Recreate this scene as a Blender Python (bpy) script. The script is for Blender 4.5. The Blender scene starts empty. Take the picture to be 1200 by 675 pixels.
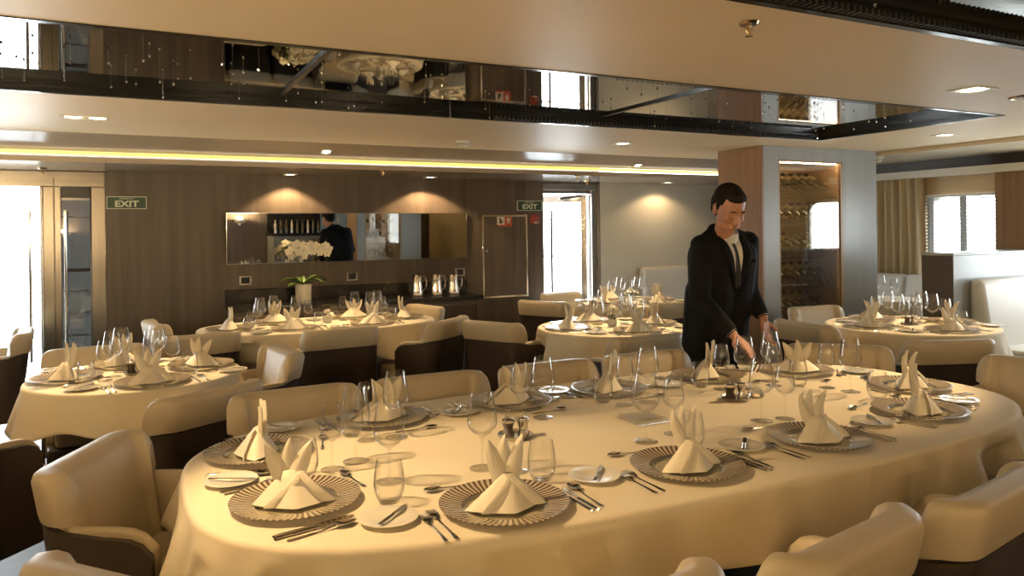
import bpy, bmesh, math, random
from mathutils import Vector, Matrix
random.seed(7)
PI = math.pi
sc = bpy.context.scene
COL = sc.collection

# ------------------------------------------------------------------ materials
def mat(name, color, rough=0.5, metal=0.0, spec=0.5, noise=None, bump=0.0, bscale=40, sheen=0, emit=None, es=0, coat=0, trans=0):
    m = bpy.data.materials.new(name); m.use_nodes = True
    nt = m.node_tree; b = nt.nodes['Principled BSDF']
    b.inputs['Base Color'].default_value = (*color, 1); b.inputs['Roughness'].default_value = rough
    b.inputs['Metallic'].default_value = metal; b.inputs['Specular IOR Level'].default_value = spec
    b.inputs['Coat Weight'].default_value = coat; b.inputs['Coat Roughness'].default_value = .08
    b.inputs['Sheen Weight'].default_value = sheen
    b.inputs['Transmission Weight'].default_value = trans
    if emit: b.inputs['Emission Color'].default_value = (*emit, 1); b.inputs['Emission Strength'].default_value = es
    if noise or bump:
        tc = nt.nodes.new('ShaderNodeTexCoord'); mp = nt.nodes.new('ShaderNodeMapping')
        nt.links.new(tc.outputs['Object'], mp.inputs[0])
        nz = nt.nodes.new('ShaderNodeTexNoise'); nt.links.new(mp.outputs[0], nz.inputs['Vector'])
        if noise:
            c2, scale, stretch = noise
            mp.inputs['Scale'].default_value = stretch; nz.inputs['Scale'].default_value = scale
            nz.inputs['Detail'].default_value = 6
            mx = nt.nodes.new('ShaderNodeMix'); mx.data_type = 'RGBA'
            mx.inputs[6].default_value = (*color, 1); mx.inputs[7].default_value = (*c2, 1)
            rp = nt.nodes.new('ShaderNodeMapRange'); rp.inputs[1].default_value = .32; rp.inputs[2].default_value = .68
            nt.links.new(nz.outputs['Fac'], rp.inputs[0]); nt.links.new(rp.outputs[0], mx.inputs[0])
            nt.links.new(mx.outputs[2], b.inputs['Base Color'])
        if bump:
            n2 = nt.nodes.new('ShaderNodeTexNoise'); n2.inputs['Scale'].default_value = bscale
            nt.links.new(tc.outputs['Object'], n2.inputs['Vector'])
            bp = nt.nodes.new('ShaderNodeBump'); bp.inputs['Strength'].default_value = bump; bp.inputs['Distance'].default_value = .01
            nt.links.new(n2.outputs['Fac'], bp.inputs['Height']); nt.links.new(bp.outputs[0], b.inputs['Normal'])
    return m

def thin_glass(name, tint=(1, 1, .995), edge=.85, base=.045, rough=.015, ecol=(.80, .80, .77)):
    """thin clear glass: see-through straight on, reflecting and darker at grazing angles"""
    m = bpy.data.materials.new(name); m.use_nodes = True; nt = m.node_tree; nt.nodes.clear()
    out = nt.nodes.new('ShaderNodeOutputMaterial'); mix = nt.nodes.new('ShaderNodeMixShader')
    tr = nt.nodes.new('ShaderNodeBsdfTransparent'); gl = nt.nodes.new('ShaderNodeBsdfGlossy')
    gl.inputs['Roughness'].default_value = rough
    lw = nt.nodes.new('ShaderNodeLayerWeight'); lw.inputs['Blend'].default_value = .5
    pw = nt.nodes.new('ShaderNodeMath'); pw.operation = 'POWER'; pw.inputs[1].default_value = 3.0
    nt.links.new(lw.outputs['Facing'], pw.inputs[0])
    mr = nt.nodes.new('ShaderNodeMapRange'); mr.inputs[3].default_value = base; mr.inputs[4].default_value = edge
    nt.links.new(pw.outputs[0], mr.inputs[0])
    mx = nt.nodes.new('ShaderNodeMix'); mx.data_type = 'RGBA'
    mx.inputs[6].default_value = (*tint, 1); mx.inputs[7].default_value = (*ecol, 1)
    nt.links.new(pw.outputs[0], mx.inputs[0]); nt.links.new(mx.outputs[2], tr.inputs[0])
    nt.links.new(mr.outputs[0], mix.inputs[0]); nt.links.new(tr.outputs[0], mix.inputs[1]); nt.links.new(gl.outputs[0], mix.inputs[2])
    nt.links.new(mix.outputs[0], out.inputs[0])
    return m

def striped_glass(name):
    m = thin_glass(name, base=.05, edge=.30, ecol=(.85, .85, .8)); nt = m.node_tree
    out = [n for n in nt.nodes if n.type == 'OUTPUT_MATERIAL'][0]
    prev = out.inputs[0].links[0].from_socket
    tc = nt.nodes.new('ShaderNodeTexCoord'); sp = nt.nodes.new('ShaderNodeSeparateXYZ'); nt.links.new(tc.outputs['Object'], sp.inputs[0])
    at = nt.nodes.new('ShaderNodeMath'); at.operation = 'ARCTAN2'; nt.links.new(sp.outputs['Y'], at.inputs[0]); nt.links.new(sp.outputs['X'], at.inputs[1])
    ln = nt.nodes.new('ShaderNodeVectorMath'); ln.operation = 'LENGTH'; nt.links.new(tc.outputs['Object'], ln.inputs[0])
    a1 = nt.nodes.new('ShaderNodeMath'); a1.operation = 'MULTIPLY'; a1.inputs[1].default_value = 62
    nt.links.new(at.outputs[0], a1.inputs[0])
    a2 = nt.nodes.new('ShaderNodeMath'); a2.operation = 'MULTIPLY_ADD'; a2.inputs[1].default_value = 55
    nt.links.new(ln.outputs['Value'], a2.inputs[0]); nt.links.new(a1.outputs[0], a2.inputs[2])
    s = nt.nodes.new('ShaderNodeMath'); s.operation = 'SINE'; nt.links.new(a2.outputs[0], s.inputs[0])
    st = nt.nodes.new('ShaderNodeMapRange'); st.inputs[1].default_value = -.25; st.inputs[2].default_value = .25
    st.inputs[3].default_value = .04; st.inputs[4].default_value = .93
    nt.links.new(s.outputs[0], st.inputs[0])
    br = nt.nodes.new('ShaderNodeBsdfPrincipled'); br.inputs['Base Color'].default_value = (.095, .050, .024, 1)
    br.inputs['Roughness'].default_value = .2; br.inputs['Metallic'].default_value = .1
    crm = nt.nodes.new('ShaderNodeBsdfPrincipled'); crm.inputs['Base Color'].default_value = (.74, .66, .52, 1); crm.inputs['Roughness'].default_value = .2
    m0 = nt.nodes.new('ShaderNodeMixShader'); m0.inputs[0].default_value = .62; nt.links.new(prev, m0.inputs[1]); nt.links.new(crm.outputs[0], m0.inputs[2]); prev = m0.outputs[0]
    mix = nt.nodes.new('ShaderNodeMixShader'); nt.links.new(st.outputs[0], mix.inputs[0])
    nt.links.new(prev, mix.inputs[1]); nt.links.new(br.outputs[0], mix.inputs[2]); nt.links.new(mix.outputs[0], out.inputs[0])
    return m

M = {}
M['ceiling'] = mat('ceiling_paint', (.83, .67, .44), .5, noise=((.80, .64, .415), 1.5, (1, 1, 1)))
M['panelgloss'] = mat('pale_gloss_panel', (.66, .57, .40), .3, noise=((.62, .53, .37), 3, (1, .3, 1)))
M['soffit'] = mat('soffit_lacquer', (.42, .36, .29), .16, spec=.6, noise=((.38, .32, .26), 3, (1, .2, 1)))
M['walnut'] = mat('wall_wood', (.125, .098, .079), .36, noise=((.082, .063, .050), 2.2, (7, 7, .35)))
M['whitewall'] = mat('pale_wall', (.62, .61, .56), .6, noise=((.58, .57, .52), 2, (1, 1, 1)))
M['tanwall'] = mat('tan_wall', (.58, .43, .25), .6, noise=((.54, .40, .23), 2, (1, 1, 1)))
M['floor'] = mat('floor_wood', (.050, .042, .040), .42, spec=.3, noise=((.035, .027, .024), 3, (.4, 6, 1)))
M['rug'] = mat('floor_inlay', (.22, .11, .055), .4, noise=((.16, .08, .04), 3, (.5, 7, 1)))
M['steel'] = mat('brushed_bronze_steel', (.36, .32, .27), .22, 1.0, noise=((.31, .275, .23), 4, (8, 8, .3)))
M['chrome'] = mat('polished_steel', (.85, .83, .78), .1, 1.0, noise=((.8, .78, .74), 3, (1, 1, 1)))
M['silver'] = mat('cutlery_silver', (.80, .76, .68), .14, 1.0, noise=((.74, .70, .62), 6, (1, 1, 1)))
M['mirror'] = mat('mirror_silver', (.80, .80, .77), .01, 1.0)
M['darkmirror'] = mat('smoked_mirror', (.31, .30, .27), .02, 1.0)
M['black'] = mat('black_lacquer', (.012, .012, .011), .18, noise=((.016, .015, .013), 4, (1, 1, 1)))
M['blackmatte'] = mat('black_matte', (.012, .012, .012), .6, noise=((.018, .018, .018), 4, (1, 1, 1)))
M['cream'] = mat('cream_leather', (.62, .525, .375), .45, bump=.06, bscale=90, noise=((.58, .49, .345), 3, (1, 1, 1)))
M['dark'] = mat('taupe_leather', (.060, .046, .036), .42, bump=.06, bscale=90, noise=((.048, .037, .029), 3, (1, 1, 1)))
M['leg'] = mat('dark_wood_leg', (.022, .016, .013), .35, noise=((.03, .022, .018), 8, (1, 1, .2)))
M['cloth'] = mat('table_linen', (.80, .715, .55), .75, bump=.12, bscale=7, sheen=.1, noise=((.77, .685, .525), 4, (1, 1, 1)))
M['napkin'] = mat('napkin_linen', (.86, .79, .66), .7, bump=.1, bscale=60, noise=((.83, .76, .63), 8, (1, 1, 1)))
M['porcelain'] = mat('porcelain', (.80, .76, .66), .12, coat=.5, noise=((.78, .74, .64), 6, (1, 1, 1)))
M['glass'] = thin_glass('drinking_glass')
M['plateglass'] = thin_glass('charger_glass', base=.06, edge=.34, tint=(.95, .95, .92), ecol=(.85, .85, .8))
M['pane'] = thin_glass('window_glass', base=.07, edge=.8, tint=(.96, .98, .98))
M['showglass'] = thin_glass('display_glass', base=.15, edge=.9, tint=(.9, .88, .84))
M['stripes'] = striped_glass('charger_rim')
M['pillargrey'] = mat('grey_pillar_panel', (.33, .355, .365), .33, noise=((.30, .322, .33), 3, (6, 6, .3)))
M['pillarbrown'] = mat('brown_pillar_wood', (.30, .18, .10), .35, noise=((.22, .125, .065), 2.4, (8, 8, .35)))
M['cabwood'] = mat('cabinet_wood', (.42, .29, .17), .4, noise=((.36, .24, .14), 3, (8, 8, .4)))
M['bottle'] = mat('bottle_glass', (.045, .040, .016), .08, spec=.8, coat=.6, noise=((.075, .055, .02), 5, (1, 1, 1)))
M['gold'] = mat('gold_foil', (.85, .66, .30), .2, 1.0, noise=((.8, .6, .26), 9, (1, 1, 1)))
M['suit'] = mat('black_suit', (.004, .004, .005), .85, spec=.2, bump=.1, bscale=120, noise=((.010, .010, .012), 14, (1, 1, 1)))
M['shirt'] = mat('white_shirt', (.78, .76, .72), .7, noise=((.74, .72, .68), 20, (1, 1, 1)))
M['skin'] = mat('skin', (.46, .225, .14), .5, noise=((.40, .185, .11), 14, (1, 1, 1)))
M['hair'] = mat('dark_hair', (.008, .006, .005), .8, spec=.15, bump=.5, bscale=160, noise=((.02, .015, .012), 60, (1, 1, .3)))
M['curtain'] = mat('beige_curtain', (.50, .40, .25), .8, noise=((.46, .36, .22), 5, (6, 6, .3)))
M['blind'] = mat('white_blind', (.8, .82, .82), .5, noise=((.76, .78, .78), 5, (1, 1, 1)))
M['leaf'] = mat('orchid_leaf', (.10, .20, .04), .35, noise=((.16, .26, .06), 5, (1, 1, 1)))
M['stemgreen'] = mat('plant_stem', (.06, .09, .03), .5, noise=((.08, .11, .04), 8, (1, 1, 1)))
M['petal'] = mat('white_petal', (.85, .82, .70), .5, noise=((.8, .76, .62), 12, (1, 1, 1)))
M['sofa'] = mat('white_sofa_leather', (.68, .66, .60), .45, bump=.05, bscale=60, noise=((.64, .62, .56), 3, (1, 1, 1)))
M['signgreen'] = mat('exit_sign_green', (.035, .075, .05), .4, noise=((.03, .065, .045), 10, (1, 1, 1)))
M['signtext'] = mat('exit_sign_letters', (.66, .72, .58), .5, noise=((.62, .68, .54), 10, (1, 1, 1)))
M['red'] = mat('red_plastic', (.30, .035, .025), .4, noise=((.26, .03, .02), 10, (1, 1, 1)))
M['signred'] = mat('sign_red', (.55, .09, .05), .5, noise=((.5, .08, .05), 10, (1, 1, 1)))
M['signwhite'] = mat('sign_white', (.75, .70, .60), .5, noise=((.7, .66, .56), 10, (1, 1, 1)))
M['whiteplastic'] = mat('white_plastic', (.72, .70, .64), .4, noise=((.68, .66, .6), 10, (1, 1, 1)))
M['brass'] = mat('sprinkler_brass', (.55, .42, .25), .25, 1.0, noise=((.5, .38, .22), 10, (1, 1, 1)))
M['lamp'] = mat('lamp_glow', (1, .9, .7), .5, emit=(1.0, .82, .55), es=9)
M['led'] = mat('cove_led', (1, .85, .4), .5, emit=(1.0, .76, .10), es=.85)
M['winelabel'] = mat('wine_label', (.30, .23, .12), .5, noise=((.25, .19, .1), 20, (1, 1, 1)))
M['strip'] = mat('added_cabinet_fill', (1, .85, .6), .5, emit=(1.0, .74, .42), es=32)  # glow added to lighten the cabinet interior
M['deck'] = mat('white_deck', (.8, .82, .84), .6, noise=((.74, .77, .8), 4, (1, 1, 1)))
M['rail'] = mat('deck_rail_wood', (.4, .28, .2), .5, noise=((.34, .24, .17), 8, (1, 1, 1)))
M['pepper'] = mat('dark_pepper_wood', (.03, .015, .01), .3, noise=((.045, .022, .014), 8, (1, 1, 1)))

# ------------------------------------------------------------------ mesh builder
class MB:
    def __init__(s): s.v = []; s.f = []; s.mi = []; s.cur = 0
    def add(s, vs, fs):
        o = len(s.v); s.v += [tuple(v) for v in vs]; s.f += [tuple(i + o for i in f) for f in fs]; s.mi += [s.cur] * len(fs); return s
    def box(s, x0, x1, y0, y1, z0, z1):
        return s.add([(x0, y0, z0), (x1, y0, z0), (x1, y1, z0), (x0, y1, z0), (x0, y0, z1), (x1, y0, z1), (x1, y1, z1), (x0, y1, z1)],
                     [(0, 3, 2, 1), (4, 5, 6, 7), (0, 1, 5, 4), (1, 2, 6, 5), (2, 3, 7, 6), (3, 0, 4, 7)])
    def grid(s, rows, closed_u=False, closed_v=False):
        n = len(rows); m = len(rows[0]); vs = [p for r in rows for p in r]; fs = []
        for i in range(n if closed_v else n - 1):
            for j in range(m if closed_u else m - 1):
                a, b = i, (i + 1) % n; c, d = j, (j + 1) % m
                fs.append((a * m + c, a * m + d, b * m + d, b * m + c))
        return s.add(vs, fs)
    def lathe(s, prof, n=24, c=(0, 0, 0), cap=True):
        rows = [[(c[0] + r * math.cos(2 * PI * k / n), c[1] + r * math.sin(2 * PI * k / n), c[2] + z) for k in range(n)] for r, z in prof]
        s.grid(rows, closed_u=True)
        return s
    def tube(s, pts, rad, n=8, cap=True, flat=1.0):
        pts = [Vector(p) for p in pts]; rs = rad if isinstance(rad, (list, tuple)) else [rad] * len(pts)
        t0 = (pts[1] - pts[0]).normalized(); ref = Vector((0, 0, 1)) if abs(t0.z) < .9 else Vector((1, 0, 0))
        u = t0.cross(ref).normalized(); rows = []
        for i, p in enumerate(pts):
            t = (pts[min(i + 1, len(pts) - 1)] - pts[max(i - 1, 0)]).normalized()
            u = (u - t * u.dot(t)).normalized(); w = t.cross(u)
            rows.append([tuple(p + rs[i] * (math.cos(2 * PI * k / n) * u + flat * math.sin(2 * PI * k / n) * w)) for k in range(n)])
        o = len(s.v); s.grid(rows, closed_u=True)
        if cap:
            s.f.append(tuple(o + k for k in reversed(range(n)))); s.mi.append(s.cur)
            e = o + (len(rows) - 1) * n; s.f.append(tuple(e + k for k in range(n))); s.mi.append(s.cur)
        return s
    def ball(s, c, r, n=12, m=8, R=None):
        rx, ry, rz = r if isinstance(r, (tuple, list)) else (r, r, r)
        vs = []; 
        for i in range(1, m):
            for k in range(n):
                a = PI * i / m; b = 2 * PI * k / n
                vs.append(Vector((rx * math.sin(a) * math.cos(b), ry * math.sin(a) * math.sin(b), rz * math.cos(a))))
        vs += [Vector((0, 0, rz)), Vector((0, 0, -rz))]
        if R is not None: vs = [R @ v for v in vs]
        vs = [v + Vector(c) for v in vs]; fs = []
        for i in range(m - 2):
            for k in range(n):
                a, b = i * n + k, i * n + (k + 1) % n
                fs.append((a, a + n, b + n, b))
        T = len(vs) - 2; B = T + 1
        for k in range(n):
            fs.append((T, k, (k + 1) % n)); e = (m - 2) * n; fs.append((B, e + (k + 1) % n, e + k))
        return s.add(vs, fs)
    def capsule(s, a, b, ra, rb, n=14):
        """closed tapered capsule used for body forms"""
        a = Vector(a); b = Vector(b); t = (b - a); L = t.length; t.normalize()
        pts = []; rs = []
        for k in range(5):
            q = PI / 2 * k / 5; pts.append(a - t * ra * math.cos(q)); rs.append(max(ra * math.sin(q), .0008))
        for k in range(6):
            q = PI / 2 * k / 5; pts.append(b + t * rb * math.sin(q)); rs.append(max(rb * math.cos(q), .0008))
        return s.tube(pts, rs, n)
    def prism(s, poly, z0, z1):
        n = len(poly); vs = [(x, y, z0) for x, y in poly] + [(x, y, z1) for x, y in poly]
        return s.add(vs, [tuple(reversed(range(n))), tuple(range(n, 2 * n))] + [(i, (i + 1) % n, n + (i + 1) % n, n + i) for i in range(n)])
    def build(s, name, m, parent=None, loc=(0, 0, 0), rz=0, sharp=40, bevel=0, label=None):
        me = bpy.data.meshes.new(name); me.from_pydata(s.v, [], s.f); me.update()
        ms = m if isinstance(m, list) else [m]
        for x in ms: me.materials.append(x)
        if len(ms) > 1: me.polygons.foreach_set('material_index', s.mi)
        bm = bmesh.new(); bm.from_mesh(me); bmesh.ops.recalc_face_normals(bm, faces=bm.faces); bm.to_mesh(me); bm.free()
        me.polygons.foreach_set('use_smooth', [True] * len(me.polygons))
        me.set_sharp_from_angle(angle=math.radians(sharp))
        o = bpy.data.objects.new(name, me); COL.objects.link(o); o.location = loc; o.rotation_euler = (0, 0, rz)
        if parent is not None: o.parent = parent
        if bevel:
            b = o.modifiers.new('bevel', 'BEVEL'); b.width = bevel; b.segments = 3; b.limit_method = 'ANGLE'; b.angle_limit = math.radians(35)
        if label: o['label'] = label
        return o

def tag(o, label, cat, group=None, kind=None):
    o['label'] = label; o['category'] = cat
    if group: o['group'] = group
    if kind: o['kind'] = kind
    return o
def thing(name, label, cat, loc=(0, 0, 0), rz=0, group=None, rot=None):
    o = bpy.data.objects.new(name, None); COL.objects.link(o); o.location = loc; o.rotation_euler = rot or (0, 0, rz)
    o.empty_display_size = .05
    return tag(o, label, cat, group)
def struct(o, label=None):
    o['kind'] = 'structure'
    if label: o['label'] = label
    return o
KIDS = {}
def kids(o):
    return list(o.children)
def dup(root, loc, rz, label, group=None, rot=None):
    def cp(o, par):
        c = o.copy(); COL.objects.link(c)
        if par is not None: c.parent = par
        for ch in kids(o): cp(ch, c)
        return c
    r = cp(root, None); r.location = loc; r.rotation_euler = rot or (0, 0, rz); r['label'] = label
    if group: r['group'] = group
    return r
ORD = ['first', 'second', 'third', 'fourth', 'fifth', 'sixth', 'seventh', 'eighth', 'ninth', 'tenth', 'eleventh', 'twelfth']

# ------------------------------------------------------------------ camera
YAW = math.radians(26.9); F = 880; HC = 1.48; TH = .012
cd = bpy.data.cameras.new('camera'); cam = bpy.data.objects.new('camera', cd); COL.objects.link(cam); sc.camera = cam
cd.sensor_fit = 'HORIZONTAL'; cd.sensor_width = 36; cd.lens = 36 * F / 1200; cd.shift_y = -(337.5 - 270) / 1200
cd.clip_start = .02
cam.matrix_world = Matrix.Translation((0, 0, HC)) @ Matrix.Rotation(-YAW, 4, 'Z') @ Matrix.Rotation(PI / 2, 4, 'X') @ Matrix.Rotation(-TH, 4, 'Z')
SKY = 11.0; EXPO = 0.55
# ------------------------------------------------------------------ the room
CZ = 2.2; WY = 7.25; WX = 7.6; LX = -2.4; RY = -3.0
struct(MB().box(LX - .1, WX + .1, RY - .1, WY + .1, -.1, 0).build('floor', M['floor']))
b = MB().box(LX - .1, -1.9, WY, WY + .1, 0, 2.3); b.box(-.19, 4.07, WY, WY + .12, 0, 2.3)
struct(b.build('wall_back', M['walnut']), 'dark walnut panelled wall behind the sideboard')
struct(MB().box(4.83, WX + .1, WY + .02, WY + .12, 0, 2.3).build('wall_back_pale', M['whitewall']), 'pale painted wall right of the open door')
struct(MB().box(LX - .1, LX, RY, WY, 0, 2.3).build('wall_left', M['walnut']))
b = MB(); b.box(LX, 4.6, RY - .1, RY, 0, 2.3); b.box(5.9, WX, RY - .1, RY, 0, 2.3); b.box(4.6, 5.9, RY - .1, RY, 0, .9); b.box(4.6, 5.9, RY - .1, RY, 1.75, 2.3)
struct(b.build('wall_front', M['walnut']))
WIN = [(4.37, 5.13), (3.0, 3.85), (1.6, 2.45)]
b = MB(); ys = RY
for y0, y1 in sorted(WIN):
    b.box(WX, WX + .1, ys, y0, 0, 2.3); b.box(WX, WX + .1, y0, y1, 0, .84); b.box(WX, WX + .1, y0, y1, 1.8, 2.3); ys = y1
b.box(WX, WX + .1, ys, WY + .1, 0, 2.3)
struct(b.build('wall_right', M['tanwall']))
b = MB()   # lintels over the two doorways
b.box(-1.9, -.19, WY + .02, WY + .12, 2.02, 2.3); b.box(4.07, 4.83, WY + .02, WY + .12, 2.0, 2.3)
struct(b.build('trim_3', M['walnut']))
# ceiling with the openings of the two coffers
FC = (-2.0, 5.14, 2.93, 4.42); NC = (-1.6, 3.62, .2, 1.80); SY0 = 6.05
b = MB(); T = CZ + .22
b.box(LX, WX, RY, NC[2], CZ, T); b.box(LX, NC[0], NC[2], NC[3], CZ, T); b.box(NC[1], WX, NC[2], NC[3], CZ, T)
b.box(LX, WX, NC[3], FC[2], CZ, T); b.box(LX, FC[0], FC[2], FC[3], CZ, T); b.box(FC[1], WX, FC[2], FC[3], CZ, T)
b.box(LX, WX, FC[3], SY0, CZ, T)
struct(b.build('ceiling', M['ceiling']), 'warm beige painted ceiling')
b = MB()   # lacquered lower soffit along the back wall with its sloping upstand
b.add([(LX, SY0, CZ - .003), (WX, SY0, CZ - .003), (WX, 6.36, 2.10), (LX, 6.36, 2.10), (LX, SY0, CZ + .1), (WX, SY0, CZ + .1), (WX, 6.36, 2.3), (LX, 6.36, 2.3)],
      [(0, 1, 2, 3), (4, 7, 6, 5), (0, 4, 5, 1), (3, 2, 6, 7)])
b.box(LX, WX, 6.36, WY + .1, 2.02, 2.06)
struct(b.build('ceiling_soffit', M['soffit']), 'glossy lowered ceiling strip along the back wall')
tag(MB().box(LX, 6.2, 6.361, 6.385, 2.076, 2.098).build('cove_light', M['led']), 'thin yellow glowing cove light strip along the back of the ceiling', 'light')
b = MB().box(6.5, WX, 3.2, 6.0, CZ - .035, CZ - .002)
struct(b.build('ceiling_panel', M['panelgloss']), 'glossy ceiling panel beside the windows')
struct(MB().box(7.5, WX, RY, 6.05, 2.02, 2.165).build('trim_1', M['leg']), 'dark moulding above the windows')
struct(MB().box(7.42, 7.5, 3.5, 6.05, 1.985, 2.06).build('trim_2', M['whiteplastic']), 'white pelmet above the curtain')

def coffer(name, R, label, ndrop, rails, vis, slot):
    x0, x1, y0, y1 = R; t = thing(name, label, 'ceiling light', ((x0 + x1) / 2, (y0 + y1) / 2, CZ)); cx, cy = (x0 + x1) / 2, (y0 + y1) / 2
    hx, hy = (x1 - x0) / 2, (y1 - y0) / 2; H = .052
    b = MB(); 
    def ring(i0, i1, z0, z1):
        b.box(-hx + i0, hx - i0, -hy + i0, -hy + i1, z0, z1); b.box(-hx + i0, hx - i0, hy - i1, hy - i0, z0, z1)
        b.box(-hx + i0, -hx + i1, -hy + i1, hy - i1, z0, z1); b.box(hx - i1, hx - i0, -hy + i1, hy - i1, z0, z1)
    ring(.001, .035, -.004, .03); ring(.035, .075, .022, .04); ring(.075, .10, .032, H + .02)
    b.build('frame', M['black'], t)
    g0 = slot - cx; n = int((hx - .15 - g0) / .03)
    for sg in (1, -1):
        b = MB().box(g0, hx - .15, sg * (hy - .036) - .0005, sg * (hy - .036) + .0005, .002, .022)
        for k in range(n):
            x = g0 + k * .03; b.box(x, x + .012, *sorted((sg * (hy - .0765), sg * (hy - .036))), .002, .0222)
        b.build('slot_grille', M['blackmatte'], t)
    MB().box(-hx + .1, hx - .1, -hy + .1, hy - .1, H, H + .02).build('mirror_panel', M['darkmirror'], t)
    for xr in rails:
        MB().box(xr - cx - .012, xr - cx + .012, -hy + .1, hy - .1, H - .012, H).build('divider_rail', M['black'], t)
    rnd = random.Random(len(name))
    for k in range(ndrop):
        x = rnd.uniform(*vis) - cx; y = rnd.uniform(-hy + .14, hy - .14); L = rnd.uniform(.015, .075)
        d = MB().tube([(0, 0, H), (0, 0, H - L)], .0006, 4)
        d.lathe([(.0004, H - L + .004), (.0052, H - L - .003), (.004, H - L - .008), (.0004, H - L - .013)], 6)
        d.build('crystal_drop', M['chrome'], t, (x, y, 0))
    return t
coffer('ceiling_coffer', FC, 'long black framed mirrored ceiling recess with hanging crystal drops, above the far tables', 100, [.75, 2.85], (-.6, 4.9), 2.1)
coffer('ceiling_coffer', NC, 'black framed mirrored ceiling recess with slotted edge at the top right corner', 30, [1.0], (1.6, 3.4), -.5)

# doors on to the deck
def frame_door(name, x0, x1, ztop, y, panes, label):
    t = thing(name, label, 'door', ((x0 + x1) / 2, y, 0)); t['kind'] = 'structure'
    return t, (x0 + x1) / 2
dl, cx = frame_door('door_1', -1.9, -.19, 2.02, WY + .04, 0, 'bronze framed glass door on the left with bright deck outside')
b = MB(); b.box(-1.9 - cx, -.19 - cx, 0, .07, 1.89, 2.02); b.box(-.67 - cx, -.52 - cx, 0, .07, 0, 1.89); b.box(-.30 - cx, -.19 - cx, 0, .07, 0, 1.89); b.box(-1.9 - cx, -1.75 - cx, 0, .07, 0, 1.89); b.box(-.52 - cx, -.30 - cx, 0, .07, 0, .12)
b.box(-.655 - cx, -.645 - cx, -.012, 0, 0, 1.89); b.box(-.575 - cx, -.565 - cx, -.012, 0, 0, 1.96); b.box(-.2 - cx, -.19 - cx, -.02, .0, 0, 2.02); b.box(-.31 - cx, -.302 - cx, -.012, 0, 0, 1.9)
b.build('door_frame', M['steel'], dl, bevel=.004)
MB().box(-1.75 - cx, -.67 - cx, .03, .04, .02, 1.89).build('glass_pane', M['pane'], dl)
M['tint'] = thin_glass('dimming_pane', tint=(.085, .085, .08), base=.12, edge=.6, ecol=(.05, .05, .05))  # dark tint puts the shade of the wall outside into the glass colour
MB().box(-.52 - cx, -.30 - cx, .03, .036, .12, 1.89).build('side_pane', M['tint'], dl)
MB().box(-.525 - cx, -.295 - cx, .024, .03, 1.80, 1.885).box(-.525 - cx, -.295 - cx, .022, .03, 1.63, 1.64).build('closer_rail', M['black'], dl)
for hx in (-.735, -.485):
    b = MB().tube([(hx - cx, -.06, .45), (hx - cx, -.06, 1.69)], .013, 10)
    for z in (.55, 1.64): b.tube([(hx - cx, -.06, z), (hx - cx + .05, 0.03, z)], .006, 6)
    b.build('pull_handle', M['chrome'], dl)
dr, cx = frame_door('door_2', 4.07, 4.83, 2.0, WY + .04, 0, 'open glass door in steel frame right of the exit sign')
b = MB(); b.box(4.07 - cx, 4.83 - cx, 0, .07, 1.93, 2.0); b.box(4.73 - cx, 4.83 - cx, 0, .07, 0, 1.93); b.box(4.07 - cx, 4.10 - cx, .02, .07, 0, 1.93)
b.box(4.722 - cx, 4.732 - cx, -.012, .06, 0, 1.94); b.box(4.80 - cx, 4.83 - cx, -.025, 0, 0, 2.0); b.box(4.10 - cx, 4.73 - cx, .05, .07, 1.89, 1.93)
b.build('door_frame', M['steel'], dr, bevel=.004)
lf = MB(); 
a = math.radians(48); ux, uy = -math.cos(a), math.sin(a)
def leafbox(s0, s1, z0, z1, th):
    p = [(4.71 - cx + ux * s + uy * o, .07 + uy * s - ux * o) for s, o in ((s0, -th), (s1, -th), (s1, th), (s0, th))]
    return p, z0, z1
for s0, s1, z0, z1 in ((0, .07, .03, 1.88), (.55, .62, .03, 1.88), (.07, .55, 1.80, 1.88), (.07, .55, .03, .13)):
    lf.prism(*leafbox(s0, s1, z0, z1, .02))
lf.build('door_leaf', M['steel'], dr)
MB().prism(*leafbox(.07, .55, .13, 1.80, .004)).build('glass_pane', M['pane'], dr)
b = MB().tube([(4.165 - cx, -.05, .5), (4.165 - cx, -.05, 1.70)], .012, 10)
for z in (.6, 1.60): b.tube([(4.165 - cx, -.05, z), (4.09 - cx, .03, z)], .006, 6)
b.build('pull_handle', M['leg'], dr)
MB().tube([(4.36 - cx, .1, 1.835), (4.66 - cx, .1, 1.875)], .010, 6, flat=1.6).build('closer_arm', M['steel'], dr)
struct(MB().box(-4, 10, WY + .12, WY + 3.6, -.12, -.02).build('floor_deck', M['deck']))
b = MB()
for z in (.35, .6, .85): b.tube([(-4, WY + 2.6, z), (10, WY + 2.6, z)], .012, 6)
for k in range(12): b.tube([(-3.9 + k * 1.2, WY + 2.6, -.05), (-3.9 + k * 1.2, WY + 2.6, 1.08)], .016, 6)
t = thing('deck_railing', 'white deck railing with wooden handrail outside the left glass door', 'railing', (0, 0, 0))
b.build('posts', M['deck'], t); MB().box(-4, 10, WY + 2.57, WY + 2.63, 1.07, 1.11).build('handrail', M['rail'], t, bevel=.01)

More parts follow.
